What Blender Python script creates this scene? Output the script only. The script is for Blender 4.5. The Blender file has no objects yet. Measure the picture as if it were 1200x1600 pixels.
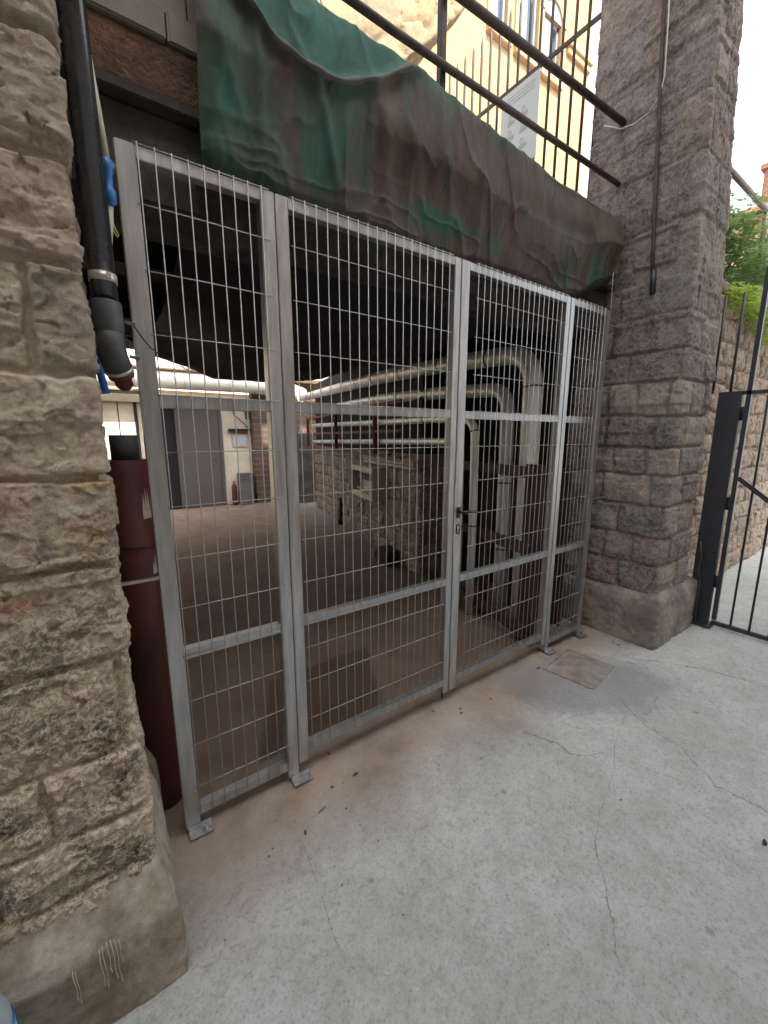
import bpy, bmesh, math, random
import numpy as np
from mathutils import Vector, Matrix
random.seed(7); np.random.seed(7)
R = math.radians
C = bpy.context.scene.collection
sc = bpy.context.scene

# ------------------------------------------------------------------ camera, sky, sun, exposure
yaw, pitch, roll, FPX = 0.6147, 0.1834, -0.0005, 634.48
cam_d = bpy.data.cameras.new('camera'); cam = bpy.data.objects.new('camera', cam_d); C.objects.link(cam)
fw = Vector((math.sin(yaw)*math.cos(pitch), math.cos(yaw)*math.cos(pitch), -math.sin(pitch)))
rt = Vector((math.cos(yaw), -math.sin(yaw), 0)); up = rt.cross(fw)
cam.matrix_world = Matrix(((rt.x, up.x, -fw.x, -0.1261), (rt.y, up.y, -fw.y, -1.671), (rt.z, up.z, -fw.z, 1.6688), (0, 0, 0, 1)))
cam_d.sensor_fit = 'HORIZONTAL'; cam_d.sensor_width = 36; cam_d.lens = FPX/1200*36
cam_d.clip_start = 0.02; cam_d.clip_end = 500
sc.camera = cam
SUN_EL, SUN_AZ = R(52), R(186)          # azimuth from +Y clockwise: the sun stands behind the camera
w = bpy.data.worlds.new('World'); sc.world = w; w.use_nodes = True
nt = w.node_tree; nt.nodes.clear()
sky = nt.nodes.new('ShaderNodeTexSky'); sky.sky_type = 'NISHITA'; sky.sun_disc = False
sky.sun_elevation = SUN_EL; sky.sun_rotation = SUN_AZ; sky.air_density = 1.0; sky.dust_density = 3.0; sky.ozone_density = 1.0
bg = nt.nodes.new('ShaderNodeBackground'); bg.inputs[1].default_value = 0.15
wo = nt.nodes.new('ShaderNodeOutputWorld')
bw_ = nt.nodes.new('ShaderNodeRGBToBW'); nt.links.new(sky.outputs[0], bw_.inputs[0])
tn = nt.nodes.new('ShaderNodeMix'); tn.data_type = 'RGBA'; tn.blend_type = 'MULTIPLY'; tn.inputs[0].default_value = 1
nt.links.new(bw_.outputs[0], tn.inputs[6]); tn.inputs[7].default_value = (1.0, 1.015, 1.02, 1)
hz = nt.nodes.new('ShaderNodeMix'); hz.data_type = 'RGBA'; hz.inputs[0].default_value = .82     # milky sky: most of the blue is lost in haze
nt.links.new(sky.outputs[0], hz.inputs[6]); nt.links.new(tn.outputs[2], hz.inputs[7])
nt.links.new(hz.outputs[2], bg.inputs[0]); nt.links.new(bg.outputs[0], wo.inputs[0])
sd = bpy.data.lights.new('sun', 'SUN'); sd.energy = 2.0; sd.angle = R(0.5); sd.color = (1.0, .94, .84)
so = bpy.data.objects.new('sun', sd); C.objects.link(so)
S = Vector((math.sin(SUN_AZ)*math.cos(SUN_EL), math.cos(SUN_AZ)*math.cos(SUN_EL), math.sin(SUN_EL)))
so.rotation_euler = S.to_track_quat('Z', 'Y').to_euler()
sc.view_settings.view_transform = 'Standard'; sc.view_settings.look = 'None'; sc.view_settings.gamma = 1
sc.view_settings.exposure = 2.55
sc.cycles.max_bounces = 8; sc.cycles.diffuse_bounces = 5; sc.cycles.use_denoising = True

# ------------------------------------------------------------------ noise
def _h(i, j, k, s):
    n = (i.astype(np.int64)*73856093) ^ (j.astype(np.int64)*19349663) ^ (k.astype(np.int64)*83492791) ^ (s*2654435)
    n = (n ^ (n >> 13)) * 1274126177 & 0x7fffffff
    n = (n ^ (n >> 15)) * 668265263 & 0x7fffffff
    return ((n >> 7) & 0xffff)/65535.0
def vn(x, y, z, s=0):
    i, j, k = np.floor(x), np.floor(y), np.floor(z)
    fx, fy, fz = x-i, y-j, z-k
    fx, fy, fz = [f*f*f*(f*(f*6-15)+10) for f in (fx, fy, fz)]
    def c(a, b, d): return _h(i+a, j+b, k+d, s)
    x00 = c(0,0,0)*(1-fx)+c(1,0,0)*fx; x10 = c(0,1,0)*(1-fx)+c(1,1,0)*fx
    x01 = c(0,0,1)*(1-fx)+c(1,0,1)*fx; x11 = c(0,1,1)*(1-fx)+c(1,1,1)*fx
    y0 = x00*(1-fy)+x10*fy; y1 = x01*(1-fy)+x11*fy
    return (y0*(1-fz)+y1*fz)*2-1
def fbm(x, y, z, f=1., o=4, s=0, g=.5, ridge=False):
    t = 0; a = 1.; m = 0
    for q in range(o):
        v = vn(x*f+17.3*q, y*f-9.1*q, z*f+4.7*q, s+q)
        if ridge: v = 1-2*np.abs(v)
        t = t+a*v; m += a; a *= g; f *= 2.03
    return t/m
def facets(u, v, f, s=0):
    u = u*f+.35*vn(u*f*1.7, v*f*1.7, u*0, s+1); v = v*f*1.15+.35*vn(u*1.3, v*f*1.3, u*0, s+2)
    i0, j0 = np.floor(u), np.floor(v); best = np.full(u.shape, 9.); h = np.zeros(u.shape); z0 = u*0
    for a in (-1, 0, 1):
        for b in (-1, 0, 1):
            i, j = i0+a, j0+b
            px, py = i+_h(i, j, z0, s+3), j+_h(i, j, z0, s+4); d = np.hypot(u-px, v-py); m = d < best
            gx, gy, o = _h(i, j, z0, s+5)-.5, _h(i, j, z0, s+6)-.5, _h(i, j, z0, s+7)-.5
            h = np.where(m, (u-px)*gx*1.3+(v-py)*gy*1.3+o*.9, h); best = np.where(m, d, best)
    return h
def sstep(a, b, x):
    t = np.clip((x-a)/(b-a), 0, 1); return t*t*(3-2*t)

# ------------------------------------------------------------------ object helpers
def tag(o, label=None, cat=None, group=None, kind=None):
    if label: o['label'] = label
    if cat: o['category'] = cat
    if group: o['group'] = group
    if kind: o['kind'] = kind
    return o
def thing(name, label, cat, loc=(0, 0, 0), group=None):
    o = bpy.data.objects.new(name, None); C.objects.link(o); o.location = loc
    o.empty_display_size = .1
    return tag(o, label, cat, group)
def wloc(p):
    v = Vector((0, 0, 0))
    while p is not None: v += p.location; p = p.parent
    return v
def link(name, me, mat, parent=None):
    if mat is not None and not me.materials: me.materials.append(mat)
    if parent is not None: me.transform(Matrix.Translation(-wloc(parent)))
    o = bpy.data.objects.new(name, me); C.objects.link(o)
    if parent is not None: o.parent = parent
    return o
def frame_of(d):
    d = d.normalized(); a = Vector((0, 0, 1)) if abs(d.z) < .9 else Vector((1, 0, 0))
    x = a.cross(d).normalized(); return x, d.cross(x)
class MB:
    def __init__(s): s.v = []; s.f = []; s.sm = []
    def box(s, a, b, rot=None, bev=0):
        x0, y0, z0 = a; x1, y1, z1 = b
        if bev:
            bm = bmesh.new(); bmesh.ops.create_cube(bm, size=1)
            for v in bm.verts: v.co = Vector(((x0+x1)/2+v.co.x*(x1-x0), (y0+y1)/2+v.co.y*(y1-y0), (z0+z1)/2+v.co.z*(z1-z0)))
            bmesh.ops.bevel(bm, geom=bm.edges[:], offset=bev, segments=2, affect='EDGES')
            n = len(s.v); bm.verts.index_update()
            for v in bm.verts: s.v.append(rot @ v.co if rot else v.co.copy())
            for f in bm.faces: s.f.append([n+v.index for v in f.verts]); s.sm.append(False)
            bm.free(); return s
        n = len(s.v)
        for p in ((x0,y0,z0),(x1,y0,z0),(x1,y1,z0),(x0,y1,z0),(x0,y0,z1),(x1,y0,z1),(x1,y1,z1),(x0,y1,z1)):
            p = Vector(p); s.v.append(rot @ p if rot else p)
        for f in ((0,3,2,1),(4,5,6,7),(0,1,5,4),(1,2,6,5),(2,3,7,6),(3,0,4,7)): s.f.append([n+i for i in f]); s.sm.append(False)
        return s
    def tube(s, pts, r, n=12, cap=True, smooth=True):
        pts = [Vector(p) for p in pts]; rs = r if isinstance(r, (list, tuple)) else [r]*len(pts)
        base = len(s.v); x = y = None
        for i, p in enumerate(pts):
            d = (pts[min(i+1, len(pts)-1)]-pts[max(i-1, 0)]).normalized()
            if x is None: x, y = frame_of(d)
            else: x = (x-d*x.dot(d)).normalized(); y = d.cross(x)
            for k in range(n):
                a = 2*math.pi*k/n; s.v.append(p+(x*math.cos(a)+y*math.sin(a))*rs[i])
        for i in range(len(pts)-1):
            for k in range(n):
                a = base+i*n+k; b = base+i*n+(k+1) % n
                s.f.append([a, b, b+n, a+n]); s.sm.append(smooth)
        if cap:
            s.f.append([base+k for k in range(n)][::-1]); s.sm.append(False)
            s.f.append([base+(len(pts)-1)*n+k for k in range(n)]); s.sm.append(False)
        return s
    def bar(s, p, q, wd, h, upv=(0, 0, 1)):
        p, q = Vector(p), Vector(q); d = (q-p).normalized(); u = Vector(upv)
        x = d.cross(u).normalized(); y = x.cross(d)
        n = len(s.v)
        for e in (p, q):
            for a, b in ((-1,-1),(1,-1),(1,1),(-1,1)): s.v.append(e+x*a*wd/2+y*b*h/2)
        for f in ((0,3,2,1),(4,5,6,7),(0,1,5,4),(1,2,6,5),(2,3,7,6),(3,0,4,7)): s.f.append([n+i for i in f]); s.sm.append(False)
        return s
    def lathe(s, c, prof, n=24):
        base = len(s.v); c = Vector(c)
        for (r, z) in prof:
            for k in range(n):
                a = 2*math.pi*k/n; s.v.append(c+Vector((r*math.cos(a), r*math.sin(a), z)))
        for i in range(len(prof)-1):
            for k in range(n):
                a = base+i*n+k; b = base+i*n+(k+1) % n
                s.f.append([a, b, b+n, a+n]); s.sm.append(True)
        return s
    def poly_prism(s, pts, d):
        n = len(s.v); d = Vector(d); m = len(pts)
        for p in pts: s.v.append(Vector(p))
        for p in pts: s.v.append(Vector(p)+d)
        s.f.append(list(range(n, n+m))[::-1]); s.f.append(list(range(n+m, n+2*m))); s.sm += [False]*2
        for i in range(m):
            j = (i+1) % m; s.f.append([n+i, n+j, n+m+j, n+m+i]); s.sm.append(False)
        return s
    def build(s, name, mat, parent=None):
        me = bpy.data.meshes.new(name); me.from_pydata([tuple(v) for v in s.v], [], s.f)
        me.polygons.foreach_set('use_smooth', s.sm); me.update()
        bm = bmesh.new(); bm.from_mesh(me); bmesh.ops.recalc_face_normals(bm, faces=bm.faces[:]); bm.to_mesh(me); bm.free()
        return link(name, me, mat, parent)
def grid_mesh(name, P, mat, parent=None, smooth=True, colors=None, wrap=False, extra=None):
    nu, nv = P.shape[:2]
    me = bpy.data.meshes.new(name)
    idx = np.arange(nu*nv).reshape(nu, nv)
    a = idx[:-1, :-1].ravel(); b = idx[1:, :-1].ravel(); c = idx[1:, 1:].ravel(); d = idx[:-1, 1:].ravel()
    F = np.stack([a, b, c, d], 1)
    me.vertices.add(nu*nv); me.vertices.foreach_set('co', P.reshape(-1).astype(np.float32))
    me.loops.add(F.size); me.loops.foreach_set('vertex_index', F.ravel().astype(np.int32))
    me.polygons.add(len(F)); me.polygons.foreach_set('loop_start', (np.arange(len(F))*4).astype(np.int32))
    me.polygons.foreach_set('use_smooth', np.full(len(F), smooth))
    me.update(calc_edges=True)
    if colors is not None:
        at = me.color_attributes.new('tint', 'FLOAT_COLOR', 'POINT')
        cc = np.ones((nu*nv, 4), np.float32); cc[:, :3] = colors.reshape(-1, 3); at.data.foreach_set('color', cc.ravel())
    for k, v in (extra or {}).items():
        at = me.attributes.new(k, 'FLOAT', 'POINT'); at.data.foreach_set('value', v.ravel().astype(np.float32))
    me.validate()
    return link(name, me, mat, parent)
def bend(p0, p1, p2, r, n=8):
    """points of a rounded corner at p1"""
    p0, p1, p2 = map(Vector, (p0, p1, p2)); a = p1+(p0-p1).normalized()*r; b = p1+(p2-p1).normalized()*r
    return [a*(1-t)**2+p1*2*t*(1-t)+b*t*t for t in [i/n for i in range(n+1)]]

# ------------------------------------------------------------------ material helpers
class MT:
    def __init__(s, name, rough=.8, metal=0.):
        s.m = bpy.data.materials.new(name); s.m.use_nodes = True; s.t = s.m.node_tree
        s.b = s.t.nodes['Principled BSDF']; s.b.inputs['Roughness'].default_value = rough; s.b.inputs['Metallic'].default_value = metal
        s.co = s.t.nodes.new('ShaderNodeTexCoord').outputs['Object']; s.h = None
    def n(s, t, **k):
        o = s.t.nodes.new('ShaderNode'+t)
        for a, v in k.items(): setattr(o, a, v)
        return o
    def setin(s, sock, v):
        if isinstance(v, bpy.types.NodeSocket): s.t.links.new(v, sock)
        else: sock.default_value = v
    def noise(s, scale=5, detail=6, rough=.6, stretch=None, dist=0, co=None):
        o = s.n('TexNoise'); o.inputs['Scale'].default_value = scale; o.inputs['Detail'].default_value = detail
        o.inputs['Roughness'].default_value = rough; o.inputs['Distortion'].default_value = dist
        v = co or s.co
        if stretch:
            m = s.n('Mapping'); m.inputs['Scale'].default_value = stretch; s.t.links.new(v, m.inputs[0]); v = m.outputs[0]
        s.t.links.new(v, o.inputs['Vector']); return o.outputs['Fac']
    def vor(s, scale=5, feature='F1', stretch=None, co=None):
        o = s.n('TexVoronoi'); o.feature = feature; o.inputs['Scale'].default_value = scale
        v = co or s.co
        if stretch:
            m = s.n('Mapping'); m.inputs['Scale'].default_value = stretch; s.t.links.new(v, m.inputs[0]); v = m.outputs[0]
        s.t.links.new(v, o.inputs['Vector']); return o.outputs[0]
    def ramp(s, f, stops):
        o = s.n('ValToRGB'); e = o.color_ramp.elements
        while len(e) < len(stops): e.new(.5)
        for i, (p, c) in enumerate(stops):
            e[i].position = p; e[i].color = (c, c, c, 1) if isinstance(c, (int, float)) else (*c, 1)
        s.t.links.new(f, o.inputs[0]); return o.outputs[0]
    def mix(s, f, a, b, mode='MIX'):
        o = s.n('Mix'); o.data_type = 'RGBA'; o.blend_type = mode
        s.setin(o.inputs[0], f)
        for k, v in ((6, a), (7, b)): s.setin(o.inputs[k], (*v, 1) if isinstance(v, tuple) and len(v) == 3 else v)
        return o.outputs[2]
    def math(s, op, a, b=0., c=0., clamp=False):
        o = s.n('Math'); o.operation = op; o.use_clamp = clamp
        s.setin(o.inputs[0], a); s.setin(o.inputs[1], b); s.setin(o.inputs[2], c); return o.outputs[0]
    def sep(s, v=None):
        o = s.n('SeparateXYZ'); s.t.links.new(v or s.co, o.inputs[0]); return o.outputs
    def attr(s, name, col=False):
        o = s.n('Attribute'); o.attribute_name = name; return o.outputs['Color' if col else 'Fac']
    def color(s, v): s.setin(s.b.inputs['Base Color'], (*v, 1) if isinstance(v, tuple) and len(v) == 3 else v); return s
    def rough(s, v): s.setin(s.b.inputs['Roughness'], v); return s
    def bump(s, f, strength=.3, dist=.01):
        o = s.n('Bump'); o.inputs['Strength'].default_value = strength; o.inputs['Distance'].default_value = dist
        s.t.links.new(f, o.inputs['Height'])
        if s.h: s.t.links.new(s.h, o.inputs['Normal'])
        s.h = o.outputs[0]; s.t.links.new(s.h, s.b.inputs['Normal']); return s
def simple(name, c, rough=.6, metal=0., var=.25, scale=12, bump=.1, bd=.003, stretch=None, dirt=None, dirt_amt=.5):
    m = MT(name, rough, metal); f = m.noise(scale, 6, .6, stretch)
    col = m.mix(m.ramp(f, [(.3, 0.), (.7, 1.)]), tuple(x*(1-var) for x in c), tuple(min(1, x*(1+var)) for x in c))
    if dirt:
        g = m.ramp(m.noise(3.1, 8, .7), [(.45, 0.), (.68, dirt_amt)]); col = m.mix(g, col, dirt)
    m.color(col)
    if bump: m.bump(m.noise(scale*6, 4, .6, stretch), bump, bd)
    return m.m
M = {}
def galv():
    m = MT('galvanised_steel', .38, .9)
    a = m.noise(6, 5, .6, (6, 6, .8)); b = m.vor(60); c = m.noise(160, 3, .6, (1, 1, .06))
    col = m.mix(m.ramp(a, [(.3, 0.), (.7, 1.)]), (.36, .375, .39), (.56, .565, .57))
    col = m.mix(m.ramp(c, [(.45, 0.), (.62, .16)]), col, (.27, .28, .30))
    m.color(col); m.rough(m.ramp(a, [(.3, .34), (.75, .5)])); m.bump(c, .15, .001); return m.m
M['galv'] = galv()
M['wire'] = simple('zinc_wire', (.37, .37, .365), .5, .25, .15, 20, 0)
def masonry_mat(name, fine=1., crust=0., grime=(.05, .04, .035), grime_amt=.6, pale=(.45, .42, .36), pale_amt=.3, gz=None, warm=None):
    m = MT(name, .92)
    col = m.attr('tint', True); zk = None
    f1 = m.noise(7, 9, .68, dist=.3); f2 = m.noise(38, 6, .7); f3 = m.noise(5.5, 8, .72, dist=.5)
    col = m.mix(m.ramp(f2, [(.3, .0), (.72, 1.)]), m.mix(.42, col, (.11, .08, .055)), col)
    col = m.mix(m.ramp(f1, [(.48, 0.), (.66, pale_amt)]), col, pale)
    g = m.ramp(f3, [(.46, 0.), (.64, grime_amt)])
    if gz:
        z = m.sep()[2]; k = m.n('MapRange'); m.t.links.new(z, k.inputs[0]); k.inputs[1].default_value = gz[0]; k.inputs[2].default_value = gz[1]
        k.inputs[3].default_value = 1; k.inputs[4].default_value = .15; g = m.math('MULTIPLY', g, k.outputs[0]); zk = k.outputs[0]
    col = m.mix(g, col, grime)
    if warm:
        f4 = m.noise(5.3, 7, .7, dist=1.2, co=m.n('TexCoord').outputs['Object']); col = m.mix(m.ramp(f4, [(.60, 0.), (.72, .75)]), col, warm)
    nb = m.noise(95, 7, .75)
    if crust:
        n5 = m.noise(24, 9, .75, dist=.4); rid = m.math('ABSOLUTE', m.math('SUBTRACT', n5, .5))
        kk = m.ramp(rid, [(.0, crust), (.045, 0.)]); kk = m.math('MULTIPLY', kk, zk) if zk else kk
        col = m.mix(kk, col, tuple(min(.7, x*1.35) for x in pale))
        col = m.mix(m.ramp(nb, [(.36, crust*.45), (.47, 0.)]), col, tuple(x*1.8 for x in grime))
        m.bump(n5, .5, .014)
    m.color(col)
    m.bump(nb, .6, .005*fine); m.bump(m.vor(140), .25, .002*fine)
    return m.m
M['stone_near'] = masonry_mat('weathered_sandstone', 1, .8, (.035, .032, .024), .95, (.50, .42, .31), .35, (1.0, 1.75), (.33, .19, .09))
M['stone_grey'] = masonry_mat('sooty_sandstone', 1.3, .45, (.045, .038, .038), .55, (.36, .31, .275), .4)
M['stone_wall'] = masonry_mat('tan_sandstone', 1.5, .5, (.06, .045, .035), .55, (.42, .34, .26), .4)
M['stone_arch'] = masonry_mat('ochre_rubble', 1.5, .3, (.16, .10, .05), .4, (.36, .27, .16), .4)
def plinth_mat(name, c, d):
    m = MT(name, .9); a = m.noise(4, 8, .7, dist=.5); b = m.noise(30, 6, .7)
    col = m.mix(m.ramp(a, [(.38, 0.), (.62, 1.)]), c, d); col = m.mix(m.ramp(b, [(.45, 0.), (.75, .5)]), col, tuple(x*.55 for x in d))
    m.color(col); m.bump(m.noise(70, 7, .75), .5, .004); m.bump(m.vor(180), .3, .002); return m.m
M['plinth_l'] = plinth_mat('plinth_render', (.38, .34, .27), (.17, .13, .09))
M['plinth_r'] = plinth_mat('plinth_stone', (.29, .245, .20), (.14, .12, .105))
M['pvc'] = simple('black_plastic_pipe', (.022, .024, .034), .2, 0, .3, 20, .12, .001, None, (.10, .10, .10), .35)
M['pvc'].node_tree.nodes['Principled BSDF'].inputs['Specular IOR Level'].default_value = 1.0
M['rubber'] = simple('dark_grey_rubber', (.06, .065, .068), .55, 0, .3, 30, .2, .001)
M['redoxide'] = simple('red_oxide_paint', (.105, .020, .015), .62, 0, .6, 6, .2, .002, (1, 1, .3), (.03, .012, .01), .7)
M['rackred'] = simple('red_primer_steel', (.15, .05, .04), .8, 0, .3, 6, .2, .002)
M['redsteel'] = simple('dull_red_steel', (.034, .011, .012), .7, 0, .4, 6, .2, .002, None, (.05, .03, .025), .6)
M['darksteel'] = simple('dark_painted_steel', (.028, .034, .042), .45, .3, .35, 8, .15, .002, (1, 1, .3), (.07, .045, .035), .4)
M['rail'] = simple('weathered_iron', (.06, .042, .036), .6, .2, .4, 15, .2, .002)
M['label'] = simple('torn_paper_label', (.55, .45, .38), .9, 0, .2, 40, .1)
M['band'] = simple('steel_band', (.55, .53, .48), .4, .6, .2, 20, 0)
M['black'] = simple('black_plastic', (.015, .015, .016), .4, 0, .2, 20, 0)
M['cream'] = simple('cream_painted_sheet', (.62, .56, .43), .6, 0, .12, 2.5, .05, .003, None, (.42, .30, .16), .4)
M['greydoor'] = simple('grey_sheet_door', (.12, .105, .108), .45, .2, .12, 1.5, .05, .003, (1, 1, .3))
M['whiteduct'] = simple('cream_duct_jacket', (.80, .77, .66), .5, 0, .08, 3, .25, .01, None, (.55, .45, .30), .3)
M['foil'] = simple('dusty_aluminium_jacket', (.70, .70, .69), .4, .25, .15, 5, .25, .008, (1, 1, .5), (.42, .36, .30), .35)
M['trunk'] = simple('beige_trunking', (.46, .38, .31), .7, 0, .2, 6, .1)
M['brassy'] = simple('cream_box', (.50, .43, .30), .6, 0, .15, 6, .05)
M['rust'] = simple('rusty_stained_concrete', (.16, .085, .052), .95, 0, .6, 9, .9, .02, None, (.05, .038, .03), .9)
M['net_shaded'] = simple('shade_dark_netting', (.010, .011, .013), .8, 0, .4, 3, .3, .02)  # darkened copy of the net for its shaded inner sag
M['underdeck'] = simple('shade_dark_concrete', (.020, .018, .017), .95, 0, .5, 4, .5, .01)  # near-black colour puts the darkness under the deck into the concrete
M['dark_conc'] = simple('dark_concrete', (.032, .030, .027), .95, 0, .5, 6, .6, .01, None, (.13, .12, .10), .5)  # dark base with paler blotches
M['greystone'] = simple('grey_rendered_stone', (.24, .215, .18), .9, 0, .2, 5, .4, .006)
M['cement'] = simple('grey_cement', (.16, .155, .15), .9, 0, .35, 2.2, .5, .01, None, (.05, .045, .04), .8)
M['white'] = simple('white_cable', (.55, .55, .53), .5, 0, .05, 10, 0)
M['blue'] = simple('blue_plastic', (.02, .14, .42), .4, 0, .2, 20, 0)
M['hose'] = simple('pale_hose', (.50, .48, .36), .5, 0, .15, 20, 0)
M['lime'] = simple('lime_cord', (.35, .5, .12), .5, 0, .15, 20, 0)
M['shutter'] = simple('grey_shutter', (.20, .22, .23), .6, 0, .12, 3, .1)
M['trim'] = simple('ochre_stone_trim', (.36, .22, .11), .85, 0, .15, 3, .3, .02)
M['glass'] = simple('dark_window_glass', (.06, .09, .13), .1, 0, .1, 2, 0)
M['litter'] = simple('dry_litter', (.06, .045, .03), .9, 0, .4, 30, .2)
M['signtxt'] = simple('faded_print', (.40, .43, .43), .7, 0, .1, 20, 0)
M['sign'] = simple('greyed_sign_board', (.42, .46, .47), .6, 0, .05, 3, 0)  # white board greyed in its colour to stand for shade
M['ply'] = simple('dark_plywood', (.07, .05, .035), .9, 0, .3, 6, .2)
M['sheet'] = simple('corrugated_fibre_roof', (.55, .44, .32), .9, 0, .25, 4, .2, .01)
M['junk'] = simple('pale_junk', (.50, .46, .40), .9, 0, .4, 9, .3, .01)
M['bark'] = simple('bark', (.10, .08, .06), .9, 0, .3, 20, .4, .005)
def leaf_mat(name, c1, c2):
    m = MT(name, .55); g = m.n('ObjectInfo'); f = m.noise(9, 3, .5)
    m.color(m.mix(m.ramp(f, [(.35, 0.), (.65, 1.)]), c1, c2))
    try: m.b.inputs['Transmission Weight'].default_value = 0
    except Exception: pass
    tr = m.n('BsdfTranslucent'); tr.inputs[0].default_value = (*[min(1, x*1.8) for x in c2], 1)
    mx = m.n('MixShader'); mx.inputs[0].default_value = .35
    out = m.t.nodes['Material Output']; m.t.links.new(m.b.outputs[0], mx.inputs[1]); m.t.links.new(tr.outputs[0], mx.inputs[2]); m.t.links.new(mx.outputs[0], out.inputs[0])
    return m.m
M['leaf1'] = leaf_mat('ash_leaves', (.08, .14, .045), (.15, .23, .075))
M['leaf2'] = leaf_mat('creeper_leaves', (.13, .21, .03), (.30, .40, .06))
def cloth_mat():
    m = MT('dusty_debris_netting', .85)
    g = m.attr('green'); n1 = m.noise(2.2, 7, .65, dist=.6); n2 = m.noise(9, 6, .7, (1, 1, .35)); n3 = m.noise(4, 7, .7, (2.5, 1, .5))
    dust = m.mix(m.ramp(n2, [(.3, 0.), (.7, 1.)]), (.027, .018, .013), (.085, .056, .041))
    green = m.mix(m.ramp(n2, [(.3, 0.), (.7, 1.)]), (.005, .045, .033), (.016, .105, .076))
    k = m.math('ADD', m.math('MULTIPLY', g, .55), m.math('MULTIPLY_ADD', n1, .5, m.math('MULTIPLY', n3, .5)))
    col = m.mix(m.ramp(k, [(.50, 0.), (.74, .92)]), dust, green)
    m.color(col); m.bump(m.noise(14, 6, .6, (1, 1, .4)), .35, .012)
    wv = m.noise(420, 2, .5); m.bump(wv, .25, .001)
    return m.m
M['net'] = cloth_mat()
M['hem'] = simple('grey_hem_tape', (.085, .080, .068), .85, 0, .25, 12, .3, .003)
def brick_mat(name, c1, c2, mortar, sx=1.):
    m = MT(name, .9); x, y, z = m.sep(); cv = m.n('CombineXYZ'); m.setin(cv.inputs[0], m.math('ADD', x, y)); m.setin(cv.inputs[1], z)
    b = m.n('TexBrick'); m.t.links.new(cv.outputs[0], b.inputs['Vector']); b.inputs['Scale'].default_value = sx
    b.inputs['Color1'].default_value = (*c1, 1); b.inputs['Color2'].default_value = (*c2, 1); b.inputs['Mortar'].default_value = (*mortar, 1)
    b.inputs['Brick Width'].default_value = .28; b.inputs['Row Height'].default_value = .085; b.inputs['Mortar Size'].default_value = .012
    f = m.noise(1.1, 7, .7); m.color(m.mix(m.ramp(f, [(.35, 0.), (.7, .45)]), b.outputs[0], tuple(x*.8 for x in c2)))
    m.bump(b.outputs[1], -.4, .01); m.bump(m.noise(20, 5, .6), .3, .01); return m.m
M['brick_y'] = brick_mat('ochre_brick', (.33, .205, .095), (.235, .14, .065), (.31, .23, .14))
M['brick_r'] = brick_mat('red_brick', (.35, .13, .08), (.28, .10, .07), (.35, .3, .25))
M['brick_d'] = brick_mat('old_dark_brick', (.16, .085, .06), (.10, .06, .045), (.16, .13, .10), .6)
M['tile'] = simple('grey_roof_tile', (.13, .13, .15), .8, 0, .3, 6, .2)
M['chim'] = simple('pink_render', (.50, .36, .27), .9, 0, .15, 4, .2)

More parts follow.
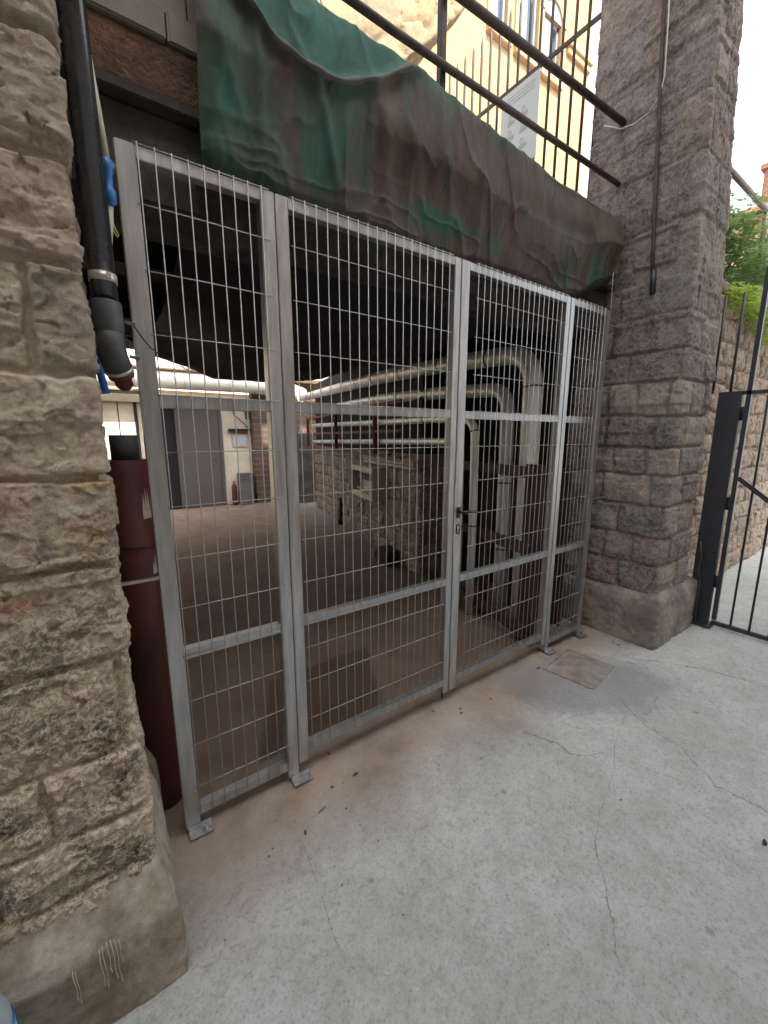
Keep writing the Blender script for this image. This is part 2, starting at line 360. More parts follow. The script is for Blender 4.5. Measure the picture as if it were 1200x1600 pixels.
# ------------------------------------------------------------------ setting: the ground
def ground():
    def ax(lo, f0, f1, hi, st, gr=1.18):
        c = list(np.arange(f0, f1, st)); s = st; a = f1
        while a < hi: c.append(a); s *= gr; a += s
        c.append(hi); s = st; a = f0-st; l = []
        while a > lo: l.append(a); s *= gr; a -= s
        l.append(lo); return np.array(l[::-1]+c)
    X = ax(-150, -.6, 4.6, 300, .0105); Y = ax(-150, -1.75, .5, 300, .0105)
    GX, GY = np.meshgrid(X, Y, indexing='ij')
    Z = .006*fbm(GX, GY, GX*0, .9, 3, 3) + .0035*fbm(GX, GY, GX*0, 9, 3, 5)
    smooth = sstep(-.45, -.1, GY+.12*fbm(GX, GY, GX*0, 2.2, 3, 9))
    Z += (1-smooth*.8)*(.0055*fbm(GX, GY, GX*0, 34, 3, 8, .6)+.0015*fbm(GX+GY*.5, GY, GX*0, 70, 2, 18))
    pit = fbm(GX, GY, GX*0, 28, 2, 21); Z -= (1-smooth)*.0045*sstep(.28, .55, pit)
    far = np.maximum(np.abs(GX), np.abs(GY)); Z *= sstep(30, 8, far)
    Z += .0-.006
    P = np.stack([GX, GY, Z], -1)
    m = MT('worn_concrete', .9)
    x, y, z = m.sep()
    nlow = m.noise(1.3, 6, .6); nmid = m.noise(6, 8, .7); nfi = m.noise(90, 7, .78); nf2 = m.noise(28, 7, .75)
    col = m.mix(m.ramp(nlow, [(.35, 0.), (.65, 1.)]), (.42, .425, .40), (.53, .535, .515))
    col = m.mix(m.ramp(nmid, [(.35, .35), (.6, 0.)]), col, (.26, .25, .225))
    col = m.mix(m.ramp(nf2, [(.36, .45), (.50, 0.)]), col, (.27, .255, .225))
    col = m.mix(m.ramp(nfi, [(.37, .6), (.48, 0.)]), col, (.21, .20, .18))
    col = m.mix(m.ramp(nfi, [(.56, 0.), (.70, .45)]), col, (.64, .64, .60))
    # scattered darker spots (dried gum, oil)
    vs = m.vor(3.3); col = m.mix(m.ramp(vs, [(.035, .5), (.06, 0.)]), col, (.16, .16, .165))
    # brown dust drifting out from under the gate
    yy = m.math('ADD', y, m.math('MULTIPLY', m.math('SUBTRACT', m.noise(1.6, 6, .62), .5), .75))
    dust = m.n('MapRange'); dust.interpolation_type = 'SMOOTHSTEP'; m.setin(dust.inputs[0], yy); dust.inputs[1].default_value = -.62; dust.inputs[2].default_value = -.02
    dx = m.n('MapRange'); dx.interpolation_type = 'SMOOTHSTEP'; m.setin(dx.inputs[0], x); dx.inputs[1].default_value = 4.6; dx.inputs[2].default_value = 2.9
    dk = m.math('MULTIPLY', dust.outputs[0], dx.outputs[0])
    dk = m.math('MULTIPLY', dk, m.ramp(nmid, [(.3, .72), (.6, 1.)]))
    brown = m.mix(m.ramp(m.noise(2.3, 7, .65), [(.35, 0.), (.65, 1.)]), (.165, .108, .074), (.30, .215, .155))
    col = m.mix(m.math('MULTIPLY', dk, .92), col, brown)
    # damp blue-grey repair patch by the right pier
    px = m.math('SUBTRACT', x, 2.50); py = m.math('SUBTRACT', y, -.38)
    rr = m.math('SQRT', m.math('ADD', m.math('MULTIPLY', m.math('POWER', m.math('MULTIPLY_ADD', py, .55, px), 2.), 1.1), m.math('POWER', m.math('MULTIPLY', py, 1.25), 2.)))
    rr = m.math('ADD', rr, m.math('MULTIPLY', m.math('SUBTRACT', m.noise(3.5, 8, .68), .5), .5))
    col = m.mix(m.ramp(rr, [(.40, .62), (.62, 0.)]), col, (.19, .19, .20))
    edge = m.ramp(rr, [(.500, 0.), (.508, .45), (.516, 0.)])
    # cracks: x as a curve of y, roughened
    def crack(pts, wd=.004, amt=.9, sc_=.10, seed=0.):
        pts = sorted(pts, key=lambda p: p[1]); y0, y1 = pts[0][1], pts[-1][1]
        t = m.math('DIVIDE', m.math('SUBTRACT', y, y0), y1-y0)
        fc = m.n('FloatCurve'); cu = fc.mapping.curves[0]; xs = [p[0] for p in pts]; lo, hi = min(xs)-.01, max(xs)+.01
        while len(cu.points) < len(pts): cu.points.new(.5, .5)
        for i, p in enumerate(pts): cu.points[i].location = ((p[1]-y0)/(y1-y0), (p[0]-lo)/(hi-lo)); cu.points[i].handle_type = 'VECTOR'
        fc.mapping.update(); m.setin(fc.inputs[1], t)
        cx = m.math('MULTIPLY_ADD', fc.outputs[0], hi-lo, lo)
        mp = m.n('Mapping'); mp.inputs['Location'].default_value = (seed, seed*2, 0); m.t.links.new(m.co, mp.inputs[0])
        nz = m.math('MULTIPLY', m.math('SUBTRACT', m.noise(11, 8, .7, co=mp.outputs[0]), .5), sc_)
        d = m.math('ABSOLUTE', m.math('SUBTRACT', m.math('ADD', x, nz), cx))
        k = m.ramp(m.math('DIVIDE', d, wd*2), [(.25, 1.), (.6, 0.)])
        ins = m.math('MULTIPLY', m.math('GREATER_THAN', t, 0.), m.math('LESS_THAN', t, 1.))
        gap = m.ramp(m.noise(7, 4, .6, co=mp.outputs[0]), [(.36, .15), (.46, 1.)])
        return m.math('MULTIPLY', m.math('MULTIPLY', m.math('MULTIPLY', k, ins), gap), amt*.72)
    ck = crack([(2.33, -.718), (2.04, -.80), (1.88, -.876), (1.604, -.951), (1.43, -1.013), (1.285, -1.125), (1.167, -1.217), (1.05, -1.30)], .0032, .9)
    ck = m.math('MAXIMUM', ck, crack([(1.72, -.44), (1.80, -.604), (1.813, -.726), (1.95, -.79)], .005, .9, .12, 3.))
    ck = m.math('MAXIMUM', ck, crack([(2.50, -.62), (2.373, -.787), (2.324, -1.003), (2.186, -1.213), (2.2, -1.40), (2.05, -1.7)], .004, .7, .10, 7.))
    ck = m.math('MAXIMUM', ck, crack([(3.15, -.5), (3.346, -.807), (3.467, -1.131), (3.6, -1.6)], .006, .85, .06, 11.))
    ck = m.math('MAXIMUM', ck, crack([(.414, -.328), (.391, -.521), (.369, -.664), (.366, -.757)], .0012, .8, .012, 5.))
    ck = m.math('MAXIMUM', ck, m.math('MULTIPLY', edge, m.ramp(m.noise(3, 3, .5), [(.45, 0.), (.52, 1.)])))
    col = m.mix(ck, col, (.11, .10, .085))
    # dark wet stain inside, behind the left leaf
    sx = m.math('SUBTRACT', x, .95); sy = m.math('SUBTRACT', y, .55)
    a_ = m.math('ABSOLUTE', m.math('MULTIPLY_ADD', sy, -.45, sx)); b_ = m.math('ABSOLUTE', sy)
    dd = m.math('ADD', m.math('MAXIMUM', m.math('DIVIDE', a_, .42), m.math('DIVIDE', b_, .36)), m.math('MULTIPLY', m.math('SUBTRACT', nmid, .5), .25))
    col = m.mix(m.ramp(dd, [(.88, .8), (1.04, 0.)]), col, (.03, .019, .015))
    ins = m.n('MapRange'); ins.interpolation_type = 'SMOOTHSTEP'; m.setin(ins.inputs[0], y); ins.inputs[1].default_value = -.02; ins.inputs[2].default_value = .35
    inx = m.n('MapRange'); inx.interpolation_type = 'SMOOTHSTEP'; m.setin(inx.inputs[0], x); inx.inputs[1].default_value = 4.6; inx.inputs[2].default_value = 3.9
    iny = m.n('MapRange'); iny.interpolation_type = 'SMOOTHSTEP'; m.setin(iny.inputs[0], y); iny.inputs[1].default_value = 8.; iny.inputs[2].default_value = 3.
    col = m.mix(m.math('MULTIPLY', m.math('MULTIPLY', ins.outputs[0], inx.outputs[0]), m.math('MULTIPLY_ADD', iny.outputs[0], .25, .38)), col, (.085, .040, .020))  # brown floor inside, darkened further near the gate in place of shade
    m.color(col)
    inside = m.ramp(dk, [(.3, 1.), (.8, .35)])
    hb = m.math('MULTIPLY', m.math('MULTIPLY_ADD', nfi, .6, m.math('MULTIPLY', nf2, .8)), inside)
    m.bump(hb, .9, .012); m.bump(m.math('SUBTRACT', 1., ck), .6, .006)
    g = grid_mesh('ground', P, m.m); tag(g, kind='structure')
ground()

# ------------------------------------------------------------------ masonry
def wall_path(path, rad=.02, segs=5):
    """rounded plan polyline -> dense list of (x, y)"""
    pts = [Vector((*path[0], 0))]
    for i in range(1, len(path)-1):
        pts += bend((*path[i-1], 0), (*path[i], 0), (*path[i+1], 0), rad, segs)
    pts.append(Vector((*path[-1], 0))); return [(p.x, p.y) for p in pts]
def stonework(name, path, zs, zl, palette, mat, parent, fine=((0, 99, .012),), zstep=.012, wmin=.22, wmax=.5, rough=.012, jd=.014, jw=.016, seed=1, lean=None, mortar=(.2, .18, .15), rad=.02, off=None, pill=.5, mortar_mix=.8, facet=0., zfine=None, big=1., flush=0., paint=None, soft=None):
    pp = wall_path(path, rad); p = np.array(pp); seg = np.hypot(*(p[1:]-p[:-1]).T); cum = np.r_[0, np.cumsum(seg)]
    us = [0.]
    while us[-1] < cum[-1]:
        st = .06
        for a, b, q in fine:
            if a <= us[-1] < b: st = min(st, q)
        us.append(us[-1]+st)
    us = np.array(us); us[-1] = cum[-1]
    z0, z1 = zs
    zv = [z0]
    while zv[-1] < z1:
        st = zstep
        if zfine and not (zfine[0] <= zv[-1] < zfine[1]): st = max(zstep, .02)
        zv.append(zv[-1]+st)
    zv = np.array(zv)
    x = np.interp(us, cum, p[:, 0]); y = np.interp(us, cum, p[:, 1])
    e = .012
    tx = np.interp(us+e, cum, p[:, 0])-np.interp(us-e, cum, p[:, 0]); ty = np.interp(us+e, cum, p[:, 1])-np.interp(us-e, cum, p[:, 1])
    L = np.hypot(tx, ty); nx, ny = ty/L, -tx/L
    U_, Z_ = np.meshgrid(us, zv, indexing='ij'); X_ = x[:, None]+0*Z_; Y_ = y[:, None]+0*Z_; NX, NY = nx[:, None], ny[:, None]
    rs = np.random.RandomState(seed)
    Uw = U_+.022*fbm(X_, Y_, Z_, 5, 3, seed+3); Zw = Z_+.020*big*fbm(X_, Y_, Z_, 3.2, 3, seed+5)
    zl = np.array(sorted(zl)); ci = np.clip(np.searchsorted(zl, Zw)-1, 0, len(zl)-2)
    dz = np.minimum(np.abs(Zw-zl[ci]), np.abs(zl[ci+1]-Zw))
    du = np.full_like(U_, 9.); bid = np.zeros_like(U_)
    for c in range(len(zl)-1):
        js = [-rs.uniform(0, wmax)]
        while js[-1] < cum[-1]+wmax: js.append(js[-1]+rs.uniform(wmin, wmax))
        js = np.array(js); mk = ci == c; k = np.searchsorted(js, Uw[mk])-1
        du[mk] = np.minimum(Uw[mk]-js[k], js[k+1]-Uw[mk]); bid[mk] = c*97+k
    # rounded block corners
    rc = .018; dist = np.where((du < rc) & (dz < rc), rc-np.hypot(rc-du, rc-dz), np.minimum(du, dz)); dist = np.maximum(dist, 0)
    dist = dist+.006*fbm(X_, Y_, Z_, 30, 2, seed+7)
    joint = 1-sstep(jw*.45, jw, dist)
    hb = vn(bid*1.37, bid*.71, bid*0+seed, 1)
    rg = fbm(X_+bid*.31, Y_, Z_+bid*.17, 11, 6, seed+11, .62); rg2 = fbm(X_+bid*.13, Y_, Z_+bid*.07, 6, 5, seed+31, .55, True)
    # chipped facets: a tilted plane per block plus terraced breaks
    tl = vn(bid*1.9, bid*.3, bid*0, 61)*(Z_-np.round(Z_/.2)*.2)*.10
    q = fbm(X_+bid, Y_, Z_, 7, 3, seed+71); stp = .6*fbm(X_, Y_, Z_, 24, 4, seed+72, .6, True)
    if soft: k_ = 1-sstep(soft[0], soft[1], Z_)*.72; pill = pill*k_; jd = jd*k_; facet = facet*(.5+.5*k_); joint = joint*(.35+.65*k_)
    D = hb*.008+pill*.018*(1-np.exp(-np.maximum(dist, 0)/.04)) + rough*(rg*.8+rg2*.5+stp) + tl + facet*sstep(.0, .02, dist)*(facets(U_, Z_, 9., seed)+.45*facets(U_, Z_, 24., seed+50)) + .22*rough*fbm(X_, Y_, Z_, 60, 3, seed+13)
    jm = -jd*(1-flush)+rough*.35*rg
    D = D*(1-joint)+joint*np.minimum(D, jm)
    if off is not None: D = D+off(Z_)
    lx = lean(Z_, X_, Y_) if lean else 0*Z_
    P = np.stack([X_+NX*D+lx, Y_+NY*D, Z_], -1)
    pal = np.array(palette); pk = (np.abs(vn(bid*3.1, bid*1.9, bid*0+5, 2))*977 % 1*len(pal)).astype(int) % len(pal)
    col = pal[pk]*(1+.16*vn(bid*2.3, bid*0, bid*1.1, 8))[..., None]
    jj = (joint*mortar_mix)[..., None]; col = col*(1-jj)+np.array(mortar)*jj
    if paint: col = paint(X_, Y_, Z_, col)
    return grid_mesh(name, P, mat, parent, True, col)

def stains(X, Y, Z, col):
    n = fbm(X, Y, Z, 16, 5, 91, .6); n2 = fbm(X, Y, Z, 40, 4, 92, .6)
    def blob(cx, cz, sx, sz, c, a, th=.35):
        nonlocal col
        k = (a*sstep(th, th+.18, np.exp(-((X-cx)/sx)**2-((Z-cz)/sz)**2)+.45*n+.2*n2-.05)*(Y < -.3))[..., None]; col = col*(1-k)+np.array(c)*k
    blob(-.30, 1.53, .05, .07, (.42, .27, .24), .8); blob(-.27, 1.40, .04, .05, (.44, .31, .28), .75); blob(-.31, 1.27, .05, .02, (.40, .12, .07), .8, .5)
    blob(-.15, 1.56, .05, .03, (.38, .23, .07), .8, .4); blob(-.145, 1.38, .03, .07, (.36, .27, .12), .6); blob(-.19, 1.50, .035, .04, (.46, .46, .44), .8, .45)
    blob(-.17, 1.80, .05, .03, (.50, .44, .40), .7, .45); blob(-.13, 1.72, .02, .10, (.40, .28, .26), .6); blob(-.15, 1.42, .010, .010, (.05, .03, .03), .9, .5)
    return col
# near left pier ------------------------------------------------------------
lp = thing('stone_pier', 'weathered beige sandstone pier at the left end of the mesh gate', 'pier', (-.6, .1, 0))
zl = [.0, .42, .60, .80, 1.085, 1.345, 1.57, 1.82, 2.05, 2.265, 2.50, 2.75, 3.0, 3.3, 3.6, 3.9, 4.2, 4.6, 5.0, 5.4, 5.9]
pal = [(.385, .315, .235), (.325, .262, .198), (.43, .36, .27), (.355, .275, .22), (.30, .25, .195)]
stonework('masonry', [(-3.2, -.43), (-.112, -.43), (-.112, .75), (-1.2, .75)], (.30, 5.6), zl, pal, M['stone_near'], lp,
          fine=((2.62, 3.3, .0032), (2.3, 2.62, .008), (3.3, 4.2, .015)), zstep=.0042, zfine=(.3, 2.9), wmin=.35, wmax=.75, rough=.0085, facet=.0125, jd=.012, jw=.013, seed=4, paint=stains,
          mortar=(.40, .325, .235), rad=.012, pill=.38, mortar_mix=.6, flush=.0)
def plinth(name, path, prof, mat, parent, step=.012, fine=((0, 99, .012),), rough=.004, seed=2, rad=.03):
    pp = wall_path(path, rad, 6); p = np.array(pp); seg = np.hypot(*(p[1:]-p[:-1]).T); cum = np.r_[0, np.cumsum(seg)]
    us = [0.]
    while us[-1] < cum[-1]:
        st = .05
        for a, b, q in fine:
            if a <= us[-1] < b: st = min(st, q)
        us.append(us[-1]+st)
    us = np.array(us); us[-1] = cum[-1]
    pr = np.array(prof); ps = np.r_[0, np.cumsum(np.hypot(*(pr[1:]-pr[:-1]).T))]; t = np.arange(0, ps[-1]+step*.5, step); t[-1] = ps[-1]
    o = np.interp(t, ps, pr[:, 0]); z = np.interp(t, ps, pr[:, 1])
    k = np.ones(3)/3; o = np.convolve(np.pad(o, 1, 'edge'), k, 'valid'); z = np.convolve(np.pad(z, 1, 'edge'), k, 'valid')
    x = np.interp(us, cum, p[:, 0]); y = np.interp(us, cum, p[:, 1]); e = .010
    tx = np.interp(us+e, cum, p[:, 0])-np.interp(us-e, cum, p[:, 0]); ty = np.interp(us+e, cum, p[:, 1])-np.interp(us-e, cum, p[:, 1])
    L = np.hypot(tx, ty); nx, ny = ty/L, -tx/L; ms = 1/np.maximum(np.abs(nx), np.abs(ny))**.86; nx, ny = nx*ms, ny*ms
    O = o[None, :]+0*us[:, None]; Z = z[None, :]+0*O; X = x[:, None]+nx[:, None]*O; Y = y[:, None]+ny[:, None]*O
    d = rough*2.2*fbm(X, Y, Z, 5, 4, seed)+rough*.7*fbm(X, Y, Z, 40, 3, seed+1)
    X = X+nx[:, None]*d; Y = Y+ny[:, None]*d; Z = Z+d*.5*sstep(.02, .1, Z)
    return grid_mesh(name, np.stack([X, Y, Z], -1), mat, parent)
plinth('plinth', [(-3.2, -.43), (-.108, -.43), (-.108, .75), (-1.2, .75)], [(.058, -.03), (.062, .0), (.060, .25), (.05, .295), (.03, .345), (-.0, .41), (-.04, .43)], M['plinth_l'], lp,
       fine=((2.5, 4.0, .007),), step=.008, rough=.0045, seed=6, rad=.012)
# dried paint drips on the plinth
mb = MB()
for (x0, z0, ln, ww) in ((-.322, .255, .10, .0016), (-.316, .25, .12, .0013), (-.262, .275, .13, .0018), (-.254, .28, .15, .0016), (-.243, .285, .11, .0020), (-.233, .285, .14, .0017), (-.224, .28, .16, .0015), (-.216, .275, .09, .0013)):
    pts = [(x0+.0012*math.sin(q*1.3+x0*90)+.012*q/7*.3, -.4965, z0-ln*q/7) for q in range(8)]
    mb.tube(pts, [ww*(.7+.3*math.sin(q)) for q in range(7)]+[ww*1.3], 6)
mb.build('paint_drips', simple('dried_cream_paint', (.42, .37, .26), .8, 0, .1, 30, 0), lp)

def haze_tint(X, Y, Z, col):  # upper pier stone tinted darker and bluer; its bluish haze is painted in
    k = (sstep(1.7, 2.7, Z+.25*fbm(X, Y, Z, 2, 3, 5))*(X < 3.95)*.55)[..., None]; return col*(1-k)+col*np.array([.66, .68, .76])*k
# right pier ----------------------------------------------------------------
rp = thing('stone_pier', 'tall sooty grey stone pier at the right end of the mesh gate', 'pier', (3.7, 0, 0))
zl = [0, .41, .664, .886, 1.13, 1.369, 1.594, 1.826, 2.083, 2.299, 2.556, 2.794, 3.142, 3.503, 3.82, 4.15, 4.5, 4.9, 5.3, 5.8, 6.3]
pal = [(.13, .108, .108), (.20, .172, .165), (.115, .108, .122), (.27, .22, .18), (.17, .115, .11), (.18, .17, .18), (.23, .175, .135)]
rlean = lambda Z, X, Y=0: -np.clip(Z-2.5, 0, 9)*((.015+.085*np.clip((.38-Y)/.78, 0, 1))+.10*np.clip((X-3.41)/.57, 0, 1))
stonework('masonry', [(3.95, .39), (3.335, .375), (3.405, -.415), (3.985, -.415), (3.99, .39)], (.36, 6.2), zl, pal, M['stone_grey'], rp,
          fine=((0, 9, .011),), zstep=.011, wmin=.20, wmax=.42, rough=.012, facet=.005, jd=.017, jw=.014, seed=19, lean=rlean, mortar=(.15, .13, .12), rad=.022, pill=.62, mortar_mix=.5, big=1.15, soft=(1.7, 2.9), paint=haze_tint)
plinth('plinth', [(3.95, .42), (3.375, .40), (3.405, -.415), (4.13, -.415), (4.14, .42)], [(.06, -.03), (.066, .0), (.068, .34), (.055, .395), (.02, .43), (-.05, .445)], M['plinth_r'], rp,
       fine=((0, 9, .012),), step=.012, rough=.010, seed=16, rad=.05)

# wall beyond the pier, running on along the street ---------------------------
rw = thing('street_wall', 'tan rubble retaining wall running on behind the dark street gate', 'wall', (6, 0, 0))
zl = list(np.arange(0, 3.4, .215)+.015*np.sin(np.arange(16)*2.1))
pal = [(.29, .22, .165), (.26, .195, .15), (.32, .25, .19), (.235, .18, .15), (.30, .21, .16)]
stonework('masonry', [(3.9, -.17), (16, -.02)], (0, 3.05), zl, pal, M['stone_wall'], rw, fine=((0, 5, .014), (5, 13, .03)), zstep=.014, wmin=.16, wmax=.42,
          rough=.022, jd=.016, jw=.016, seed=40, mortar=(.13, .10, .08), pill=.8, mortar_mix=.6, big=2.6)
MB().box((3.95, -.14, 3.0), (16, .5, 3.1)).box((4.0, .25, 0), (16, .5, 3.0)).build('coping', M['greystone'], rw)

# building across the street, behind the camera -------------------------------
bb = thing('street_building', 'tall plain building across the street casting the lane in shade', 'building', (0, -6, 0))
MB().box((-16, -9, -.1), (8.0, -4.6, 10.2)).build('wall', simple('pale_render', (.42, .37, .31), .9, 0, .1, 1.5, .2), bb)
for k in range(6):
    for z in (1.2, 4.4, 7.4): MB().box((-13+k*4, -4.605, z), (-11.8+k*4, -4.55, z+1.9)).build('window', M['glass'], bb)

# ------------------------------------------------------------------ terrace deck over the gate
dk = thing('terrace_deck', 'rust-stained concrete deck edge above the left gate panel', 'deck', (1.6, .5, 2.6))
MB().box((-.3, .13, 2.835), (3.36, .40, 3.00), bev=.006).build('rusty_beam', M['rust'], dk)
MB().box((-.3, .11, 2.795), (3.36, .45, 2.83), bev=.004).box((-.3, .16, 2.5), (3.36, .50, 2.79), bev=.006).build('lower_beam', M['dark_conc'], dk)
mb = MB()
for k in range(7): mb.box((-.3+.53*k, .115+.004*(k % 2), 3.005), (-.3+.53*k+.524, .50, 3.10), bev=.006)
mb.build('coping_stone', M['greystone'], dk)
mb = MB()
for k in range(7): mb.box((-.22+.53*k, .15+.003*(k % 3), 3.103), (-.22+.53*k+.524, .50, 3.34), bev=.006)
mb.build('upper_course', M['greystone'], dk)
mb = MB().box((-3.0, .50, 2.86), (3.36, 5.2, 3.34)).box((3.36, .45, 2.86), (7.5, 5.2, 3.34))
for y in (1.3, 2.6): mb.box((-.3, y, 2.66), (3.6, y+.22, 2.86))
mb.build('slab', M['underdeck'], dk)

# ------------------------------------------------------------------ debris netting
def netting():
    root = thing('debris_netting', 'dusty brown and green debris net draped over the deck edge above the gate', 'netting', (1.7, 0, 2.6))
    nx, nt_ = 420, 300
    X = np.linspace(.29, 3.20, nx); T = np.linspace(0, 1, nt_)
    GX, GT = np.meshgrid(X, T, indexing='ij')
    # profile: rail top -> crest -> front drop -> tuck in -> inner sag
    top = np.interp(GX, [.29, .9, 1.3, 1.7, 2.4, 3.2], [3.44, 3.415, 3.40, 3.355, 3.315, 3.30])
    bot = np.interp(GX, [.29, .5, 1.5, 2.4, 2.75, 2.95, 3.2], [2.635, 2.615, 2.615, 2.63, 2.66, 2.76, 2.84])
    sag = np.interp(GX, [.29, .45, .62, .79, 1.0, 1.4, 1.8, 2.3, 3.2], [2.33, 2.30, 2.25, 2.17, 2.145, 2.15, 2.22, 2.40, 2.60])
    ky = []; kz = []; kt = [0, .05, .12, .34, .50, .60, .74, .88, 1.]
    front = .045
    ky = [0*GX+.22, 0*GX+.13, 0*GX+.045, 0*GX-.005, 0*GX+.045, .10+0*GX, .75+0*GX, 2.2+0*GX, 4.3+0*GX]
    kz = [top-.06, top, top-.075, (top*.45+bot*.55), bot+.02, bot-.03, bot*.55+sag*.45-.03, sag, 0*GX+2.84]
    def lerp(K):
        out = np.zeros_like(GX)
        for i in range(len(kt)-1):
            f = np.clip((GT-kt[i])/(kt[i+1]-kt[i]), 0, 1); m = (GT >= kt[i]) & (GT <= kt[i+1])
            f = f*f*(3-2*f)*.35+f*.65
            out = np.where(m, K[i]*(1-f)+K[i+1]*f, out)
        return out
    Y = lerp(ky); Z = lerp(kz)
    # soften profile
    for _ in range(6):
        Y[:, 1:-1] = (Y[:, :-2]+2*Y[:, 1:-1]+Y[:, 2:])/4; Z[:, 1:-1] = (Z[:, :-2]+2*Z[:, 1:-1]+Z[:, 2:])/4
    fr = sstep(.03, .16, GT)*sstep(.66, .5, GT)
    # pleats: vertical folds fading in and out
    w1 = GX+.05*fbm(GX, GT*1.2, GX*0, 2.0, 3, 3)+.10*(GT-.3)
    pl = fbm(w1*3.6, GT*.55, GX*0, 1.6, 3, 11, .5, True)
    pl2 = fbm(w1*9, GT*1.6, GX*0, 1.4, 3, 17)
    Y -= fr*(.012*pl*(.4+.6*sstep(-.2, .4, fbm(GX, GT*0, GX*0, 1.1, 2, 99)))+.005*pl2); 
    Y -= fr*(.040*fbm(GX, GT*3, GX*0, 1.6, 2, 77)+.006*fbm(GX, Z*.6, GX*0, 6, 3, 78, .5)+.0012*fbm(GX, Z, GX*0, 40, 2, 79))
    q1 = 1-np.abs(fbm((GX+.18*(Z-3))*4.2, Z*.9, GX*0, 1.3, 2, 131)); q2 = 1-np.abs(fbm((GX-.35*(Z-3))*7, Z*1.6, GX*0, 1.2, 2, 141)); q3 = 1-np.abs(fbm(GX*2.2, Z*9, GX*0, 1.2, 2, 151))
    Y -= fr*(.013*q1**9+.007*q2**10+.006*q3**12*sstep(2.95, 2.7, Z))
    Z += sstep(.40, .50, GT)*sstep(.62, .55, GT)*.02*fbm(GX, GX*0, GX*0, 3.1, 3, 161)
    Z += fr*.006*pl2
    # diagonal drape folds fanning from the upper left, soft swag ridge
    for (xa, za, xb, zb, a, wd) in ((.46, 3.33, .52, 2.66, .028, .016), (.40, 3.35, .34, 2.70, .022, .014), (.62, 3.2, .86, 2.66, .030, .02), (2.75, 3.2, 2.88, 2.68, .030, .022), (3.0, 3.2, 2.98, 2.8, .025, .018), (2.2, 3.2, 2.3, 2.7, .014, .02), (1.62, 3.25, 1.72, 2.65, .016, .02), (1.15, 3.1, 1.4, 2.62, .014, .025)):
        t = np.clip((Z-za)/(zb-za), 0, 1); d = GX-(xa+(xb-xa)*t+.012*np.sin(t*5)); Y -= fr*a*.55*np.exp(-(d/(wd*1.35))**2)*np.sin(np.clip(t, .05, .95)*np.pi)**.5
    hx = [.29, .478, .553, .675, .811, .994, 1.11, 1.25, 1.4]; hz = [3.30, 3.134, 3.055, 3.026, 3.037, 3.12, 3.215, 3.31, 3.36]
    hz_at = np.interp(GX, hx, hz); up_ = sstep(-.005, .03, Z-hz_at)*sstep(1.5, 1.2, GX)*(GT < .5)*sstep(.36, .44, GX)
    Y -= fr*.03*np.exp(-((Z-hz_at)/.035)**2)*sstep(1.4, 1.1, GX)*(GT < .5)
    Y += up_*.012
    crest = sstep(.14, .02, GT)
    Z += crest*.022*fbm(GX, GT*5, GX*0, 9, 3, 5); Y -= crest*.02*fbm(GX, GT*5, GX*0, 7, 3, 6)
    Z += sstep(.6, .75, GT)*.04*fbm(GX, Y, GX*0, 1.7, 4, 51)
    green = .42*up_+.26*sstep(.62, .40, GX+.05*np.sin(Z*9))*(GT < .55)+.30*np.exp(-((GX-.80)/.16)**2)*(GT < .5)*sstep(2.6, 2.9, Z)
    for (gx, gz, sx_, sz_, a) in ((1.50, 2.74, .22, .05, .42), (1.35, 2.78, .06, .03, .35), (1.9, 2.72, .12, .05, .2), (2.86, 2.85, .05, .16, .4), (2.98, 2.82, .04, .1, .35), (1.5, 3.3, .5, .05, .22), (2.2, 3.26, .5, .03, .25), (.72, 2.72, .1, .07, .25), (2.35, 3.2, .1, .06, .2)):
        green = green+a*np.exp(-((GX-gx)/sx_)**2-((Z-gz)/sz_)**2)*(GT < .56)
    P = np.stack([GX, Y, Z], -1); js = int(.66*nt_)
    ob = grid_mesh('net', P[:, :js+1], M['net'], root, True, None, extra={'green': green[:, :js+1]})
    grid_mesh('inner_net_shaded', P[:, js:], M['net_shaded'], root)  # rest of the same net, shade under the deck put into a darker colour
    # hem tape lying along the swag
    mb = MB(); pts = []; half = nt_//2
    for x in np.linspace(.40, 1.20, 50):
        i = int((x-.29)/(3.2-.29)*(nx-1)); zz = np.interp(x, hx, hz); j = int(np.argmin(np.abs(Z[i, 8:half]-zz)))+8
        pts.append(Vector((x, Y[i, j]-.004, zz)))
    for k in range(3): pts = [pts[0]]+[(pts[i-1]+pts[i]*2+pts[i+1])/4 for i in range(1, len(pts)-1)]+[pts[-1]]
    v = []
    for i, p in enumerate(pts):
        wv = .014+.004*math.sin(i*.7); v += [p+Vector((0, .006, wv)), p+Vector((0, -.007, wv*.3)), p+Vector((0, -.008, -wv*.4)), p+Vector((0, .004, -wv))]
    mb.v = v
    for i in range(len(pts)-1):
        for k in range(3): a = i*4+k; mb.f.append([a, a+1, a+5, a+4]); mb.sm.append(True)
    mb.build('hem', M['hem'], root)
    # frayed bottom threads and hanging cord at the right-hand corner
    mb = MB().tube([(3.135, .02, 2.86), (3.14, .02, 2.75), (3.142, .015, 2.62), (3.14, .01, 2.50)], .0016, 5)
    mb.build('cord', M['white'], root)
netting()

